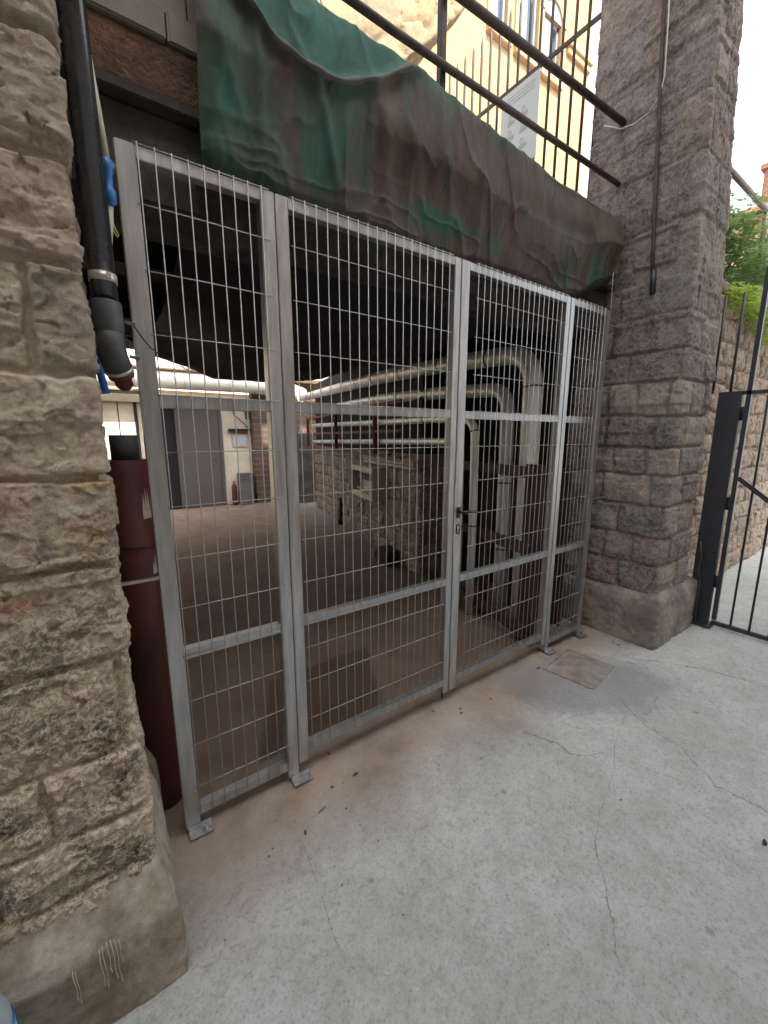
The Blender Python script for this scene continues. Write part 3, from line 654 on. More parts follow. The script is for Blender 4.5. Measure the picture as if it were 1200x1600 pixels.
# ------------------------------------------------------------------ railing on the deck edge
fr_ = thing('deck_railing', 'dark iron two-bar railing running along the deck above the net', 'railing', (1.6, .13, 3.4))
MB().tube([(-.4, .13, 3.52), (1.2, .13, 3.50), (3.40, .13, 3.535)], .018, 12).build('lower_bar', M['rail'], fr_)
MB().tube([(-.4, .13, 3.86), (1.6, .13, 3.84), (3.40, .13, 3.935)], .0225, 12).build('upper_bar', M['rail'], fr_)
for x in (-.25, 1.53): MB().box((x-.019, .150, 3.30), (x+.019, .185, 4.45), bev=.003).build('post', M['rail'], fr_)
sf = thing('terrace_fence', 'thin spiked iron fence set back on the terrace left of the pier', 'fence', (3.35, 1.2, 3.34))
sb = None
for k in range(17):
    y = .39+.1105*k; o = MB().tube([(3.35, y, 3.34), (3.35, y, 5.40), (3.35, y, 5.455)], [.0115, .0115, .003], 8).build('bar', M['rail'], sf)
MB().bar((3.35, .30, 4.80), (3.35, 2.3, 4.80), .012, .035).build('rail', M['rail'], sf)
MB().bar((3.35, .30, 3.42), (3.35, 2.3, 3.42), .012, .035).build('rail', M['rail'], sf)
sg = thing('notice_board', 'pale printed notice board tied to the terrace fence', 'sign', (3.33, 1.1, 4.4))
MB().box((3.325, .905, 4.10), (3.331, 1.31, 4.765)).build('panel', M['sign'], sg)
mb = MB(); z = 4.71
rr = random.Random(3)
for ln in range(3):
    y = 1.27
    while y > .98: wd = rr.uniform(.02, .05); mb.box((3.3225, y-wd, z), (3.3245, y, z+.012)); y -= wd+.01
    z -= .028
for (yy, zz) in ((1.2, 4.55), (1.06, 4.55), (1.2, 4.43), (1.06, 4.43), (1.2, 4.30), (1.06, 4.30)):
    mb.tube([(3.3225, yy+.02*math.cos(a), zz+.02*math.sin(a)) for a in [q*math.pi/4 for q in range(9)]], .0016, 4)
    for q in range(3): mb.box((3.3225, yy-.05, zz-.035-.012*q), (3.3245, yy+.03, zz-.030-.012*q))
mb.build('print', M['signtxt'], sg)
# iron rail carrying on above the street wall
hr = thing('upper_handrail', 'dark iron handrail above the street wall near the tiled roof', 'handrail', (6, .12, 4.3))
MB().tube([(3.9, .14, 4.30), (5.6, .12, 4.315), (6.7, .12, 4.315)], .028, 10).tube([(6.7, .12, 4.315), (9.5, .12, 4.33)], .028, 10).build('bar', M['rail'], hr)
MB().tube([(6.72, .12, 3.1), (6.72, .12, 4.31)], .03, 10).build('post', M['rail'], hr)

# ------------------------------------------------------------------ the mesh gate: two fixed panels, two leaves
ROWF = [2.415-.2007*k for k in range(12)]
ROWL = ROWF[:9]+[.682, .507, .302]
def rect_tube(mb, a, b, bev=.003): mb.box(a, b, bev=bev)
def gate_part(name, label, cat, x0, x1, lw, rw_, z0, zb, wires, rows, group=None, z1=2.585, leaf=False, y0=0., endx=None):
    root = thing(name, label, cat, ((x0+x1)/2, .02, 0), group)
    MB().box((x0, y0, z0), (x0+lw, y0+.05, z1+.002), bev=.003).build('stile' if leaf else 'post', M['galv'], root)
    MB().box((x1-rw_, y0, z0), (x1, y0+.05, z1+.002), bev=.003).build('stile' if leaf else 'post', M['galv'], root)
    for (a, b) in ((z1-.04, z1), (1.770, 1.812), (.792, .834), (zb, zb+.042)):
        MB().box((x0+lw+.0005, y0+.001, a), (x1-rw_-.0005, y0+.041, b), bev=.002).build('rail', M['galv'], root)
    for (a, b) in ((z1-.04, z1), (1.770, 1.812), (.792, .834), (zb, zb+.042)):
        for xx in (x0+lw, x1-rw_):
            mb = MB(); pts = [(xx+random.uniform(-.0012, .0012), y0+.0008, a+(b-a)*q/9) for q in range(10)]
            mb.tube(pts, [random.uniform(.0014, .0032) for q in range(10)], 6); mb.build('weld_bead', M['galv'], root)
    mb = MB(); ra = .0022
    for x in wires:
        j = random.uniform(-.0022, .0022); mb.tube([(x, y0-.0075, zb+.004), (x+j, y0-.0075-abs(j), 1.3), (x, y0-.0075, z1+.006)], ra, 6)
    for z in [z1+.003]+rows:
        mb.tube([(wires[0]-.012, y0-.0035, z), ((x0+x1)/2, y0-.0035, z+random.uniform(-.001, .001)), (wires[-1]+.03, y0-.0035, z)], ra*.95, 6)
    mb.build('wire_mesh', M['wire'], root)
    return root
def foot(x, parent, dx=0, turn=0):
    mb = MB().box((x-.030+dx, -.050, .004), (x+.062+dx, -.001, .012), bev=.001).box((x-.030+dx, -.006, .012), (x+.062+dx, -.001, .030), bev=.001)
    f = mb.build('foot_plate', M['galv'], parent)
    b = MB()
    for yy in (-.028,):
        b.tube([(x+.035+dx, yy, .012), (x+.035+dx, yy, .020)], .009, 6, smooth=False).tube([(x+.035+dx, yy, .020), (x+.035+dx, yy, .027)], .005, 8)
    b.build('bolt', M['galv'], f)
gl = gate_part('mesh_panel', 'narrow fixed galvanised mesh panel beside the left stone pier', 'fence panel', .024, .5385, .058, .056, .016, .064, [.086+.05*i for i in range(9)], ROWF, 'fixed panels flanking the gate')
foot(.052, gl, .01); foot(.51, gl, .015)
for z, xl in ((1.820, -.115), (1.143, -.115), (2.513, -.115)):
    MB().bar((xl, .02, z), (.024, .02, z), .010, .012).build('wall_tie', M['galv'], gl)
ll = gate_part('gate_leaf', 'wider mesh gate leaf left of the lock, hung on the left panel', 'gate leaf', .5425, 1.5535, .052, .046, .075, .126, [.6115+.05*i for i in range(18)], ROWL, 'mesh gate leaves', leaf=True)
MB().tube([(1.53, .03, .075), (1.53, .03, .02)], .007, 8).build('drop_bolt', M['black'], ll)
rl = gate_part('gate_leaf', 'right mesh gate leaf carrying the black lever handle and lock', 'gate leaf', 1.5585, 2.5865, .062, .046, .075, .126, [1.679+.05*i for i in range(18)], ROWL, 'mesh gate leaves', leaf=True)
MB().box((1.5525, -.0045, .95), (1.5575, -.001, 1.40)).build('cover_strip', M['galv'], rl)
hd = MB().box((1.577, -.006, 1.195), (1.603, -.001, 1.262), bev=.001).tube([(1.59, -.003, 1.235), (1.59, -.045, 1.235)], .009, 12).tube([(1.588, -.045, 1.235), (1.64, -.048, 1.236), (1.70, -.044, 1.230), (1.712, -.038, 1.227)], [.010, .009, .008, .006], 12)
hd.build('lever_handle', M['black'], rl)
pts = [(1.590+.0115*math.cos(a), -.0025, (1.148 if math.sin(a) > 0 else 1.112)+.0115*math.sin(a)) for a in [q*math.pi/8 for q in range(16)]]
esc = MB().tube(pts+[pts[0]], .0028, 6, cap=False).build('lock_escutcheon', M['black'], rl)
MB().box((1.5865, -.004, 1.108), (1.5935, -.001, 1.150), bev=.001).tube([(1.59, -.005, 1.138), (1.59, -.001, 1.138)], .0075, 10).build('cylinder', M['band'], esc)
gr_ = gate_part('mesh_panel', 'narrow fixed galvanised mesh panel beside the sooty right pier', 'fence panel', 2.5915, 3.110, .048, .055, .016, .064, [2.672+.05*i for i in range(8)], ROWF, 'fixed panels flanking the gate')
foot(2.62, gr_, .0); foot(3.08, gr_, .0)
for z in (2.50, 2.02, 1.17): MB().bar((3.11, .02, z), (3.40, .02, z), .010, .012).build('wall_tie', M['galv'], gr_)

# ------------------------------------------------------------------ left corner: downpipe, red pipe, hoses
dp = thing('downpipe', 'glossy black plastic downpipe fixed on the left pier edge', 'pipe', (-.055, -.24, 1.8))
MB().tube([(-.056, -.24, 5.4), (-.058, -.24, 2.03)], .0315, 24).build('pipe', M['pvc'], dp)
MB().lathe((-.058, -.24, 0), [(.036, 2.035), (.0385, 2.03), (.0385, 1.965), (.036, 1.955)], 24).build('socket', M['rubber'], dp)
e = [(-.058, -.24, 1.96), (-.058, -.238, 1.925), (-.052, -.225, 1.893), (-.043, -.205, 1.865)]
MB().tube(e, [.036, .0365, .0365, .037], 24).build('elbow', M['rubber'], dp)
MB().tube([(-.044, -.207, 1.868), (-.041, -.201, 1.860)], .0385, 24).build('steel_ring', M['band'], dp)
MB().tube([(-.041, -.201, 1.860), (-.036, -.19, 1.845), (-.034, -.186, 1.838), (-.030, -.178, 1.822), (-.028, -.172, 1.812)], [.0365, .034, .024, .024, .015], 20).build('red_end_cap', M['redoxide'], dp)
MB().tube([(-.057, -.24, 2.105), (-.057, -.24, 2.083)], .0335, 24).box((-.050, -.280, 2.088), (-.040, -.270, 2.102)).build('clamp', M['band'], dp)
MB().bar((-.018, -.24, 1.99), (.008, -.235, 1.985), .008, .008).build('socket_lug', M['rubber'], dp)
MB().bar((-.012, -.22, 1.90), (.012, -.215, 1.895), .008, .008).build('socket_lug', M['rubber'], dp)
MB().tube([(.002, -.236, 1.988), (.03, -.17, 1.965), (.06, -.08, 1.955), (.09, -.012, 1.952)], .0022, 6).build('tie_wire', M['black'], dp)

rpipe = thing('red_pipe', 'dark red oxide steel pipe standing behind the left gate post', 'pipe', (-.03, .24, 0))
MB().tube([(-.022, .255, 0), (-.03, .245, 1.58)], .074, 32).build('pipe', M['redoxide'], rpipe)
MB().tube([(-.027, .245, 1.58), (-.027, .245, 1.675)], .049, 28).build('inner_sleeve', M['rubber'], rpipe)
def label_patch(zc, h, a0, a1, seed):
    rr = random.Random(seed); mb = MB(); n = 9; rad = .0755; v = []
    for i in range(n+1):
        a = a0+(a1-a0)*i/n; c = (-.029+rad*math.cos(a), .2455+rad*math.sin(a))
        v.append((c, h*(.25+.75*rr.random()) if i % 2 else h*(.15+.35*rr.random())))
    for i in range(n):
        (c0, h0), (c1, h1) = v[i], v[i+1]
        b = len(mb.v); mb.v += [Vector((*c0, zc)), Vector((*c1, zc)), Vector((*c1, zc+h1)), Vector((*c0, zc+h0))]; mb.f.append([b, b+1, b+2, b+3]); mb.sm.append(True)
    return mb
o = label_patch(1.345, .13, R(-62), R(-20), 5).build('torn_label', M['label'], rpipe)
o = label_patch(1.11, .10, R(-48), R(-5), 9).build('torn_label', M['label'], rpipe)
MB().tube([(-.029+.0775*math.cos(a), .247+.0775*math.sin(a), 1.235+.006*math.sin(a*2)) for a in [q*math.pi/12 for q in range(25)]], .0028, 6, cap=False).tube([(.04, .20, 1.236), (.052, .185, 1.262), (.046, .185, 1.28)], .0025, 6).build('tie_wire', M['black'], rpipe)

hs = thing('water_hose', 'pale hose with a blue coupling behind the black downpipe', 'hose', (-.01, -.05, 2.4))
MB().tube([(-.035, -.03, 2.95), (-.012, -.04, 2.62), (-.004, -.05, 2.49)], .010, 10).tube([(-.008, -.05, 2.36), (-.014, -.05, 2.30), (-.03, -.04, 2.2)], .009, 10).build('hose', M['hose'], hs)
MB().lathe((-.006, -.05, 0), [(.006, 2.495), (.017, 2.488), (.019, 2.46), (.013, 2.448), (.012, 2.415), (.018, 2.405), (.018, 2.375), (.006, 2.362)], 16).build('coupling', M['blue'], hs)
MB().tube([(-.012, -.05, 2.36), (-.004, -.05, 2.31), (.006, -.05, 2.285), (.003, -.05, 2.278), (-.008, -.05, 2.30), (-.02, -.05, 2.34)], .0022, 6).build('lime_cord', M['lime'], hs)
bh = thing('blue_hose', 'short length of blue hose behind the capped pipe elbow', 'hose', (-.08, -.1, 1.8))
MB().tube([(-.085, -.10, 2.05), (-.080, -.12, 1.93), (-.086, -.12, 1.86), (-.078, -.11, 1.80)], .011, 10).build('hose', M['blue'], bh)

# ------------------------------------------------------------------ right pier fittings
cp = thing('pier_conduit', 'thin dark conduit running down the face of the right pier', 'conduit', (3.3, -.15, 3.5))
pp = [(3.06, -.125, 5.4), (3.175, -.125, 4.4), (3.245, -.13, 3.85), (3.33, -.15, 3.0), (3.345, -.165, 2.78)]
pp = [(x-.0, y, z) for x, y, z in pp]
MB().tube(pp, .013, 8).build('pipe', M['rail'], cp)
MB().tube([(3.345, -.165, 2.86), (3.352, -.17, 2.70)], .020, 8).build('end_sleeve', M['darksteel'], cp)
wc = thing('white_cable', 'white cable looping across the upper right pier', 'cable', (3.2, 0, 4.0))
MB().tube([(3.13, -.150, 4.75), (3.185, -.155, 4.3), (3.215, -.155, 4.02), (3.235, -.13, 3.93), (3.25, -.06, 3.87), (3.26, .04, 3.86), (3.265, .13, 3.88), (3.27, .20, 3.93), (3.28, .27, 3.98)], .0042, 6).build('cable', M['white'], wc)
ck_ = thing('fixing_hook', 'pale wire hook hanging at the right corner of the net', 'hook', (3.35, .1, 2.8))
MB().tube([(3.365, .09, 2.92), (3.35, .06, 2.93), (3.345, .05, 2.90), (3.35, .07, 2.86)], .003, 6).build('wire', M['white'], ck_)

# ------------------------------------------------------------------ dark street gate beyond the pier
sgx = 4.22
st = thing('gate_post', 'dark flat steel post of the street gate beside the right pier', 'post', (4.22, -.5, 0))
MB().box((4.19, -.565, .0), (4.25, -.41, 2.03), bev=.004).build('channel', M['darksteel'], st)
MB().box((4.15, -.60, 0), (4.30, -.39, .012)).build('base_plate', M['darksteel'], st)
sg2 = thing('street_gate', 'open barred street gate of dark steel with diagonal brace', 'gate leaf', (4.25, -1.2, 0))
MB().box((4.235, -.612, .06), (4.27, -.580, 2.95), bev=.003).build('stile', M['darksteel'], sg2)
MB().box((4.235, -1.95, .06), (4.27, -1.915, 2.95), bev=.003).build('stile', M['darksteel'], sg2)
MB().bar((4.25, -.58, .03), (4.25, -1.95, .03), .03, .035).build('rail', M['darksteel'], sg2)
MB().bar((4.25, -.40, 2.02), (4.25, -1.95, 2.02), .03, .03).build('rail', M['darksteel'], sg2)
MB().bar((4.25, -.61, 1.33), (4.25, -1.94, .27), .022, .035).build('diagonal_brace', M['darksteel'], sg2)
for k in range(10):
    y = -.715-.125*k; MB().tube([(4.25, y, .04), (4.25, y, 2.95)], .0085, 8).build('bar', M['darksteel'], sg2)
for y in (-.47, -.35): MB().tube([(4.25, y, 2.03), (4.25, y, 2.80)], .010, 8).build('bar', M['darksteel'], sg2)
for z in (.35, 1.05, 1.80): MB().tube([(4.26, -.572, z), (4.26, -.572, z+.11)], .013, 10).build('hinge', M['darksteel'], sg2)
bc = thing('black_cable', 'black cable end hanging beside the right pier plinth', 'cable', (4.05, -.5, .4))
MB().tube([(4.06, -.47, .78), (4.075, -.485, .65), (4.07, -.475, .52), (4.06, -.50, .46), (4.075, -.50, .30), (4.08, -.505, .05)], .009, 8).build('cable', M['black'], bc)

# ------------------------------------------------------------------ drain cover, litter, bottle
dc = thing('drain_cover', 'rusty ribbed square drain cover set in the concrete by the pier', 'drain cover', (2.62, -.27, 0))
Pm = Matrix.Translation((2.62, -.268, 0)) @ Matrix.Rotation(R(8), 4, 'Z')
hatch_m = simple('rusty_dusty_iron', (.22, .17, .145), .9, 0, .35, 14, .4, .003, None, (.28, .265, .25), .9)
mb = MB().box((-.19, -.16, -.02), (.19, .16, .0015), rot=Pm)
mb.build('plate', hatch_m, dc)
mb = MB()
for k in range(14): mb.box((-.17+.026*k, -.145, .0015), (-.158+.026*k, .0-.01, .0045), rot=Pm)
for k in range(5): mb.box((-.17, .01+.026*k, .0015), (.17, .022+.026*k, .0045), rot=Pm)
mb.build('ribs', hatch_m, dc)
fm = MB()
for a, b in (((-.205, -.175, -.02), (.205, -.163, .003)), ((-.205, .163, -.02), (.205, .175, .003)), ((-.205, -.162, -.02), (-.193, .162, .003)), ((.193, -.162, -.02), (.205, .162, .003))): fm.box(a, b, rot=Pm)
fm.build('frame', hatch_m, dc)

bt = thing('water_bottle', 'large clear water bottle with blue label by the left plinth', 'bottle', (-.490, -.60, 0))
bc_ = (-.490, -.60, 0)
pl = MT('clear_plastic', .12); pl.b.inputs['Transmission Weight'].default_value = .75; pl.b.inputs['IOR'].default_value = 1.2; pl.color((.75, .82, .88))
MB().lathe(bc_, [(.0, .004), (.066, .004), (.072, .012), (.072, .10), (.0735, .33), (.071, .375), (.058, .41), (.035, .435), (.020, .445), (.019, .46)], 36).build('body', pl.m, bt)
lb = MT('blue_printed_label', .4); n_ = lb.noise(18, 3, .5); lb.color(lb.mix(lb.ramp(n_, [(.52, 0.), (.56, 1.)]), (.02, .22, .62), (.10, .55, .80)))
MB().lathe(bc_, [(.0745, .13), (.0755, .132), (.0755, .345), (.0745, .347)], 36).build('label_band', lb.m, bt)
MB().lathe(bc_, [(.022, .452), (.022, .474), (.0, .476)], 20).build('cap', M['blue'], bt)

def ground_twig(x, y, a, ln, r, name='twig', label='', cat='twig', group=None, mat='litter'):
    t = MB(); d = Vector((math.cos(a), math.sin(a), 0))
    p = Vector((x, y, r)); 
    t.tube([p-d*ln/2, p+Vector((0, 0, r*.3)), p+d*ln/2+Vector((0, 0, 0))], [r*.7, r, r*.5], 6)
    o = t.build(name, M[mat]); tag(o, label, cat, group); return o
ground_twig(.548, -.228, .25, .045, .0022, label='thin dark twig on the dusty concrete near the gate foot')
ground_twig(.44, -.285, 1.2, .022, .0045, name='dead_leaf', label='small curled dark leaf below the left gate post foot', cat='leaf')
ground_twig(1.985, -1.432, .3, .03, .008, name='debris_lump', label='black lump of debris near the right edge of the concrete', cat='debris', mat='black')
rr = random.Random(21)
for k in range(16):
    x = rr.uniform(.1, 3.0); y = rr.uniform(-.16, .10); a = rr.uniform(0, 6.28); L = rr.uniform(.010, .022)
    if k > 11: x = rr.uniform(3.1, 3.28); y = rr.uniform(-.45, -.1)
    d = Vector((math.cos(a), math.sin(a), 0)); e = Vector((-d.y, d.x, 0)); p = Vector((x, y, .003)); mb = MB()
    mb.v = [p-d*L, p-d*L*.2+e*L*.45+Vector((0, 0, .004)), p+d*L+Vector((0, 0, .005)), p-e*L*.4+Vector((0, 0, .002)), p+Vector((0, 0, .0005))]
    mb.f = [[0, 4, 1], [1, 4, 2], [2, 4, 3], [3, 4, 0]]; mb.sm = [False]*4
    tag(mb.build('dead_leaf', M['litter'], None), 'tiny dry brown leaf scrap gathered along the foot of the gate', 'leaf', 'leaf scraps along the gate foot')
rr = random.Random(11)
for k in range(26):
    x = rr.uniform(.05, 2.6); y = rr.uniform(-1.2, -.15)
    if k < 12: x = rr.uniform(.05, .7); y = rr.uniform(-.6, -.15)
    r = rr.uniform(.002, .0045)
    mb = MB(); bm = bmesh.new(); bmesh.ops.create_icosphere(bm, subdivisions=1, radius=r)
    for v in bm.verts: mb.v.append(Vector((x, y, r*.4))+v.co*(1+rr.uniform(-.3, .3)))
    bm.verts.index_update()
    for f in bm.faces: mb.f.append([v.index for v in f.verts]); mb.sm.append(False)
    bm.free(); o = mb.build('pebble', M['cement']); tag(o, 'tiny grey grit pebble on the concrete in front of the gate', 'pebble', 'grit pebbles on the concrete')

# ------------------------------------------------------------------ inside the yard
iw = thing('rubble_wall', 'rough brown rubble wall inside behind the gate carrying pipes', 'wall', (3.5, 4.5, 0))
zl = [0, .22, .40, .62, .85, 1.05, 1.28, 1.5, 1.75, 2.0, 2.3, 2.6, 2.9]
pal = [(.22, .155, .115), (.27, .20, .15), (.18, .13, .10), (.30, .23, .175)]
stonework('masonry', [(5.5, 7.30), (4.17, 7.25), (2.93, 1.92), (3.45, 1.92)], (0, 1.46), zl, pal, M['stone_wall'], iw, fine=((0, 12, .015),), zstep=.015, wmin=.15, wmax=.4,
          rough=.024, jd=.022, jw=.018, seed=60, mortar=(.15, .11, .085), pill=.9, mortar_mix=.5, big=1.8)
MB().poly_prism([(4.19, 7.22, 1.45), (2.96, 1.95, 1.45), (3.5, 1.95, 1.45), (6.0, 7.22, 1.45)], (0, 0, 1.40)).build('shade_dark_upper_wall', M['underdeck'], iw)  # near-black band in place of the darkness behind the rack
MB().box((3.50, .40, 0), (3.7, 1.95, 2.85)).build('shade_dark_return', M['underdeck'], iw)  # near-black panel in place of the darkness behind the ducts
MB().box((3.6, 1.95, 0), (7.5, 2.2, 2.85)).build('dark_closing_wall', M['underdeck'], iw)  # added dark wall, closing off the bright view behind the rubble wall
wdir = Vector((.2284, .9736, 0)); wn = Vector((-.9736, .2284, 0))
def wp(Y, off, z): # point beside the rubble wall: along Y, standing off the wall
    return Vector((2.9+(Y-1.83)*.2346, Y, z))+wn*off
fd = thing('insulated_duct', 'thick foil-clad duct, upper of the two, bending down at the right', 'duct', (3.2, 2, 2.3), 'insulated ducts along the rubble wall')
fe = thing('insulated_duct', 'foil-clad duct just under the uppermost, bending down nearer the lock', 'duct', (3.2, 2, 2.1), 'insulated ducts along the rubble wall')
def duct(parent, pts, r, bands=6, mat='foil'):
    MB().tube(pts, r, 24).build('jacket', M[mat], parent)
    L = [0]
    for i in range(1, len(pts)): L.append(L[-1]+(Vector(pts[i])-Vector(pts[i-1])).length)
    for k in range(1, bands):
        d = L[-1]*k/bands
        i = max(j for j in range(len(L)) if L[j] <= d); i = min(i, len(pts)-2)
        t = (d-L[i])/(L[i+1]-L[i]); a, b = Vector(pts[i]), Vector(pts[i+1]); p = a.lerp(b, t); dr = (b-a).normalized()*.007
        MB().tube([p-dr, p+dr], r+.0025, 24).build('joint_band', M['rubber'] if mat == 'foil' else M['band'], parent)
P4 = (2.94, .50, 2.36)
duct(fd, [(4.15, 7.8, 2.60), (3.02, 2.79, 2.43), (3.0, 1.59, 2.415)]+[tuple(v) for v in bend((3.0, 1.59, 2.415), (2.935, .50, 2.36), (2.885, .47, 1.0), .30)]+[(2.885, .46, .9), (2.885, .45, 0)], .080, 14)
duct(fe, [(4.05, 7.4, 2.22), (3.1, 2.9, 2.17), (2.99, 1.57, 2.13)]+[tuple(v) for v in bend((2.99, 1.57, 2.13), (2.975, .78, 2.085), (2.95, .75, 1.0), .20)]+[(2.945, .74, .9), (2.94, .72, 0)], .064, 14)
sp1 = thing('pipe_run', 'thin clad pipe, upper of two in the red rack on the wall', 'pipe', (3.2, 2, 1.8), 'thin pipes in the red rack')
duct(sp1, [(3.893, 6.72, 1.91), (2.945, 2.68, 1.85), (2.74, 1.5, 1.845)]+[tuple(v) for v in bend((2.74, 1.5, 1.845), (2.665, .88, 1.82), (2.665, .86, 1.2), .16)]+[(2.665, .86, 1.0), (2.665, .86, 0)], .038, 9)
sp2 = thing('pipe_run', 'thin clad pipe, lower of two in the red rack on the wall', 'pipe', (3.2, 2, 1.6), 'thin pipes in the red rack')
duct(sp2, [(3.904, 6.77, 1.56), (2.945, 2.68, 1.606), (2.74, 1.5, 1.62)]+[tuple(v) for v in bend((2.74, 1.5, 1.62), (2.665, 1.05, 1.62), (2.665, 1.03, 1.0), .12)]+[(2.665, 1.03, .9), (2.665, 1.03, 0)], .036, 9)
rk = thing('pipe_rack', 'red steel wall rack holding the two thin pipes', 'rack', tuple(wp(4, .1, 1.4)))
for z in (2.06, 1.735, 1.43):
    MB().bar(wp(1.95, .235, z), wp(7.0, .235, z), .03, .035).build('rail', M['rackred'], rk)
for Y in (2.75, 4.6, 6.9):
    o = MB().bar(wp(Y, .235, 1.41), wp(Y, .235, 2.08), .055, .03, upv=tuple(wdir)).build('upright', M['rackred'], rk)
    MB().bar(wp(Y, .02, 1.43), wp(Y, .235, 1.43), .03, .03).bar(wp(Y, .02, 2.06), wp(Y, .235, 2.06), .03, .03).build('arm', M['rackred'], rk)
fs = thing('steel_frame', 'dark red steel frame around the vertical ducts behind the right leaf', 'frame', (2.85, .6, 0))
a, b = Vector((2.965, 1.30, 0)), Vector((2.68, .16, 0))
sh = Vector((-.13, 0, 0))
for z in (1.40, .80, .12): MB().bar(a+sh+Vector((0, 0, z)), b+sh+Vector((0, 0, z)), .05, .085).build('beam', M['redsteel'], fs)
for t in (0, .45, .93, 1.):
    p = a.lerp(b, t)+sh+Vector((.05, 0, 0)); MB().box((p.x-.03, p.y-.03, 0), (p.x+.03, p.y+.03, 1.46)).build('post', M['redsteel'], fs)
MB().box((3.10, .20, 0), (3.14, .50, 1.40)).box((3.10, .62, 0), (3.14, .92, 1.40)).build('side_plate', M['redsteel'], fs)
tr = thing('cable_trunking', 'beige ribbed cable trunking along the rubble wall', 'trunking', tuple(wp(2.4, .05, 1.35)))
MB().bar(wp(1.95, .05, 1.392), wp(3.72, .05, 1.392), .05, .036).bar(wp(1.95, .048, 1.35), wp(3.70, .048, 1.35), .044, .034).bar(wp(1.95, .05, 1.306), wp(3.66, .05, 1.306), .05, .036).build('channel', M['trunk'], tr)
eb = thing('junction_box', 'open cream electrical cabinet on the rubble wall under the trunking', 'electrical box', tuple(wp(3.3, .1, .8)))
for (z0, z1) in ((1.165, 1.24), (.78, .855)): MB().bar(wp(2.95, .16, (z0+z1)/2), wp(3.80, .16, (z0+z1)/2), .10, z1-z0).build('cover', M['brassy'], eb)
MB().bar(wp(2.92, .09, 1.01), wp(2.94, .09, 1.01), .24, .46).bar(wp(3.81, .09, 1.01), wp(3.83, .09, 1.01), .24, .46).bar(wp(2.94, .055, 1.01), wp(3.81, .055, 1.01), .015, .45).build('housing', M['trunk'], eb)
mb = MB()
for k in range(7): mb.bar(wp(3.0+.11*k, .10, 1.07), wp(3.07+.11*k, .10, 1.07), .06, .07)
mb.build('breakers', M['rubber'], eb)
MB().tube([wp(3.05, .15, .88), wp(3.3, .17, .93), wp(3.5, .15, .87), wp(3.7, .16, .90)], .01, 6).build('loose_wires', M['white'], eb)
bx = thing('rat_trap_box', 'small black bait box at the foot of the rubble wall', 'box', tuple(wp(2.5, .12, 0)))
MB().bar(wp(2.38, .14, .10), wp(2.64, .14, .10), .16, .20).build('body', M['black'], bx)
MB().bar(wp(2.36, .14, .206), wp(2.66, .14, .206), .18, .012).build('lid', M['black'], bx)
st2 = thing('loose_stone', 'pale loose stone block beside the black bait box', 'stone', tuple(wp(2.85, .15, 0)))
mb = MB().box((-.06, -.07, 0), (.06, .07, .13), bev=.018); q = wp(2.86, .18, 0)
for v in mb.v: v += q+Vector((random.uniform(-.01, .01), random.uniform(-.01, .01), random.uniform(-.006, .012)))
mb.build('block', M['greystone'], st2)
pk = thing('wooden_stake', 'dark upright board stub leaning at the far rubble wall foot', 'board', (3.75, 5.2, 0))
MB().bar((3.62, 5.1, 0), (3.66, 5.1, .52), .10, .05, upv=(0, 1, 0)).build('board', M['ply'], pk)

# far side of the yard
fb = thing('yard_shed', 'cream sheet-metal shed with a grey door at the back of the yard', 'shed', (1.2, 9, 0))
mb = MB()
for (a, b) in ((-3.0, -2.4), (-2.38, -1.8), (-1.78, -1.2), (-1.18, -.6), (-.58, .05), (.07, .36), (.38, .66), (.72, 1.12)): mb.box((a, 8.80, 0), (b, 8.86, 2.62), bev=.008)
mb.build('wall', M['cream'], fb)
MB().box((-3, 8.87, 0), (3.3, 8.90, 2.62)).build('dark_backing', M['black'], fb)
MB().box((.66, 8.78, 0), (.715, 8.84, 2.62)).box((1.12, 8.79, 0), (1.19, 8.85, 2.62)).build('door_jamb', M['darksteel'], fb)
MB().box((1.19, 8.80, 0), (1.43, 8.865, 2.40)).build('opening_shade_panel', M['black'], fb)  # solid black panel painted in place of the unlit opening
MB().box((1.43, 8.74, .02), (2.36, 8.79, 2.36), bev=.004).build('door', M['greydoor'], fb)
MB().box((2.37, 8.74, .0), (2.44, 8.81, 2.36)).build('door_frame', M['greydoor'], fb)
MB().box((2.45, 8.76, 0), (3.14, 8.86, 2.62), bev=.01).build('pillar', M['cream'], fb)
MB().box((-3, 8.72, 2.40), (3.3, 8.86, 2.62)).build('lintel', M['cream'], fb)
MB().bar((2.28, 8.715, 1.05), (2.28, 8.715, 1.17), .03, .02).tube([(2.28, 8.70, 1.11), (2.20, 8.70, 1.11)], .008, 8).build('handle', M['darksteel'], fb)
MB().tube([(2.72, 8.74, 2.6), (2.74, 8.72, 2.2), (2.95, 8.70, 2.0), (3.05, 8.70, 1.9)], .012, 6).build('cable', M['black'], fb)
MB().box((3.02, 8.70, 2.10), (3.14, 8.755, 2.36), bev=.01).build('meter_box', M['rubber'], fb)
ntc = thing('framed_notice', 'small framed notice under a dark shelf on the cream pillar', 'notice', (2.85, 8.75, 1.6))
MB().box((2.66, 8.735, 1.42), (3.02, 8.755, 1.72)).build('frame', M['trunk'], ntc); MB().box((2.69, 8.73, 1.45), (2.99, 8.734, 1.69)).build('sheet', M['sign'], ntc)
MB().box((2.58, 8.66, 1.80), (3.10, 8.757, 1.86)).build('shelf', M['black'], ntc)
ext = thing('fire_extinguisher', 'small red extinguisher standing by the cream pillar foot', 'extinguisher', (2.60, 8.6, 0))
MB().lathe((2.60, 8.6, 0), [(0, 0), (.055, .0), (.06, .03), (.06, .46), (.04, .51), (.02, .54), (.02, .60), (0, .60)], 16).build('body', M['redoxide'], ext)
cbx = thing('grey_cabinet', 'low dark grey cabinet against the cream pillar', 'cabinet', (2.86, 8.6, 0))
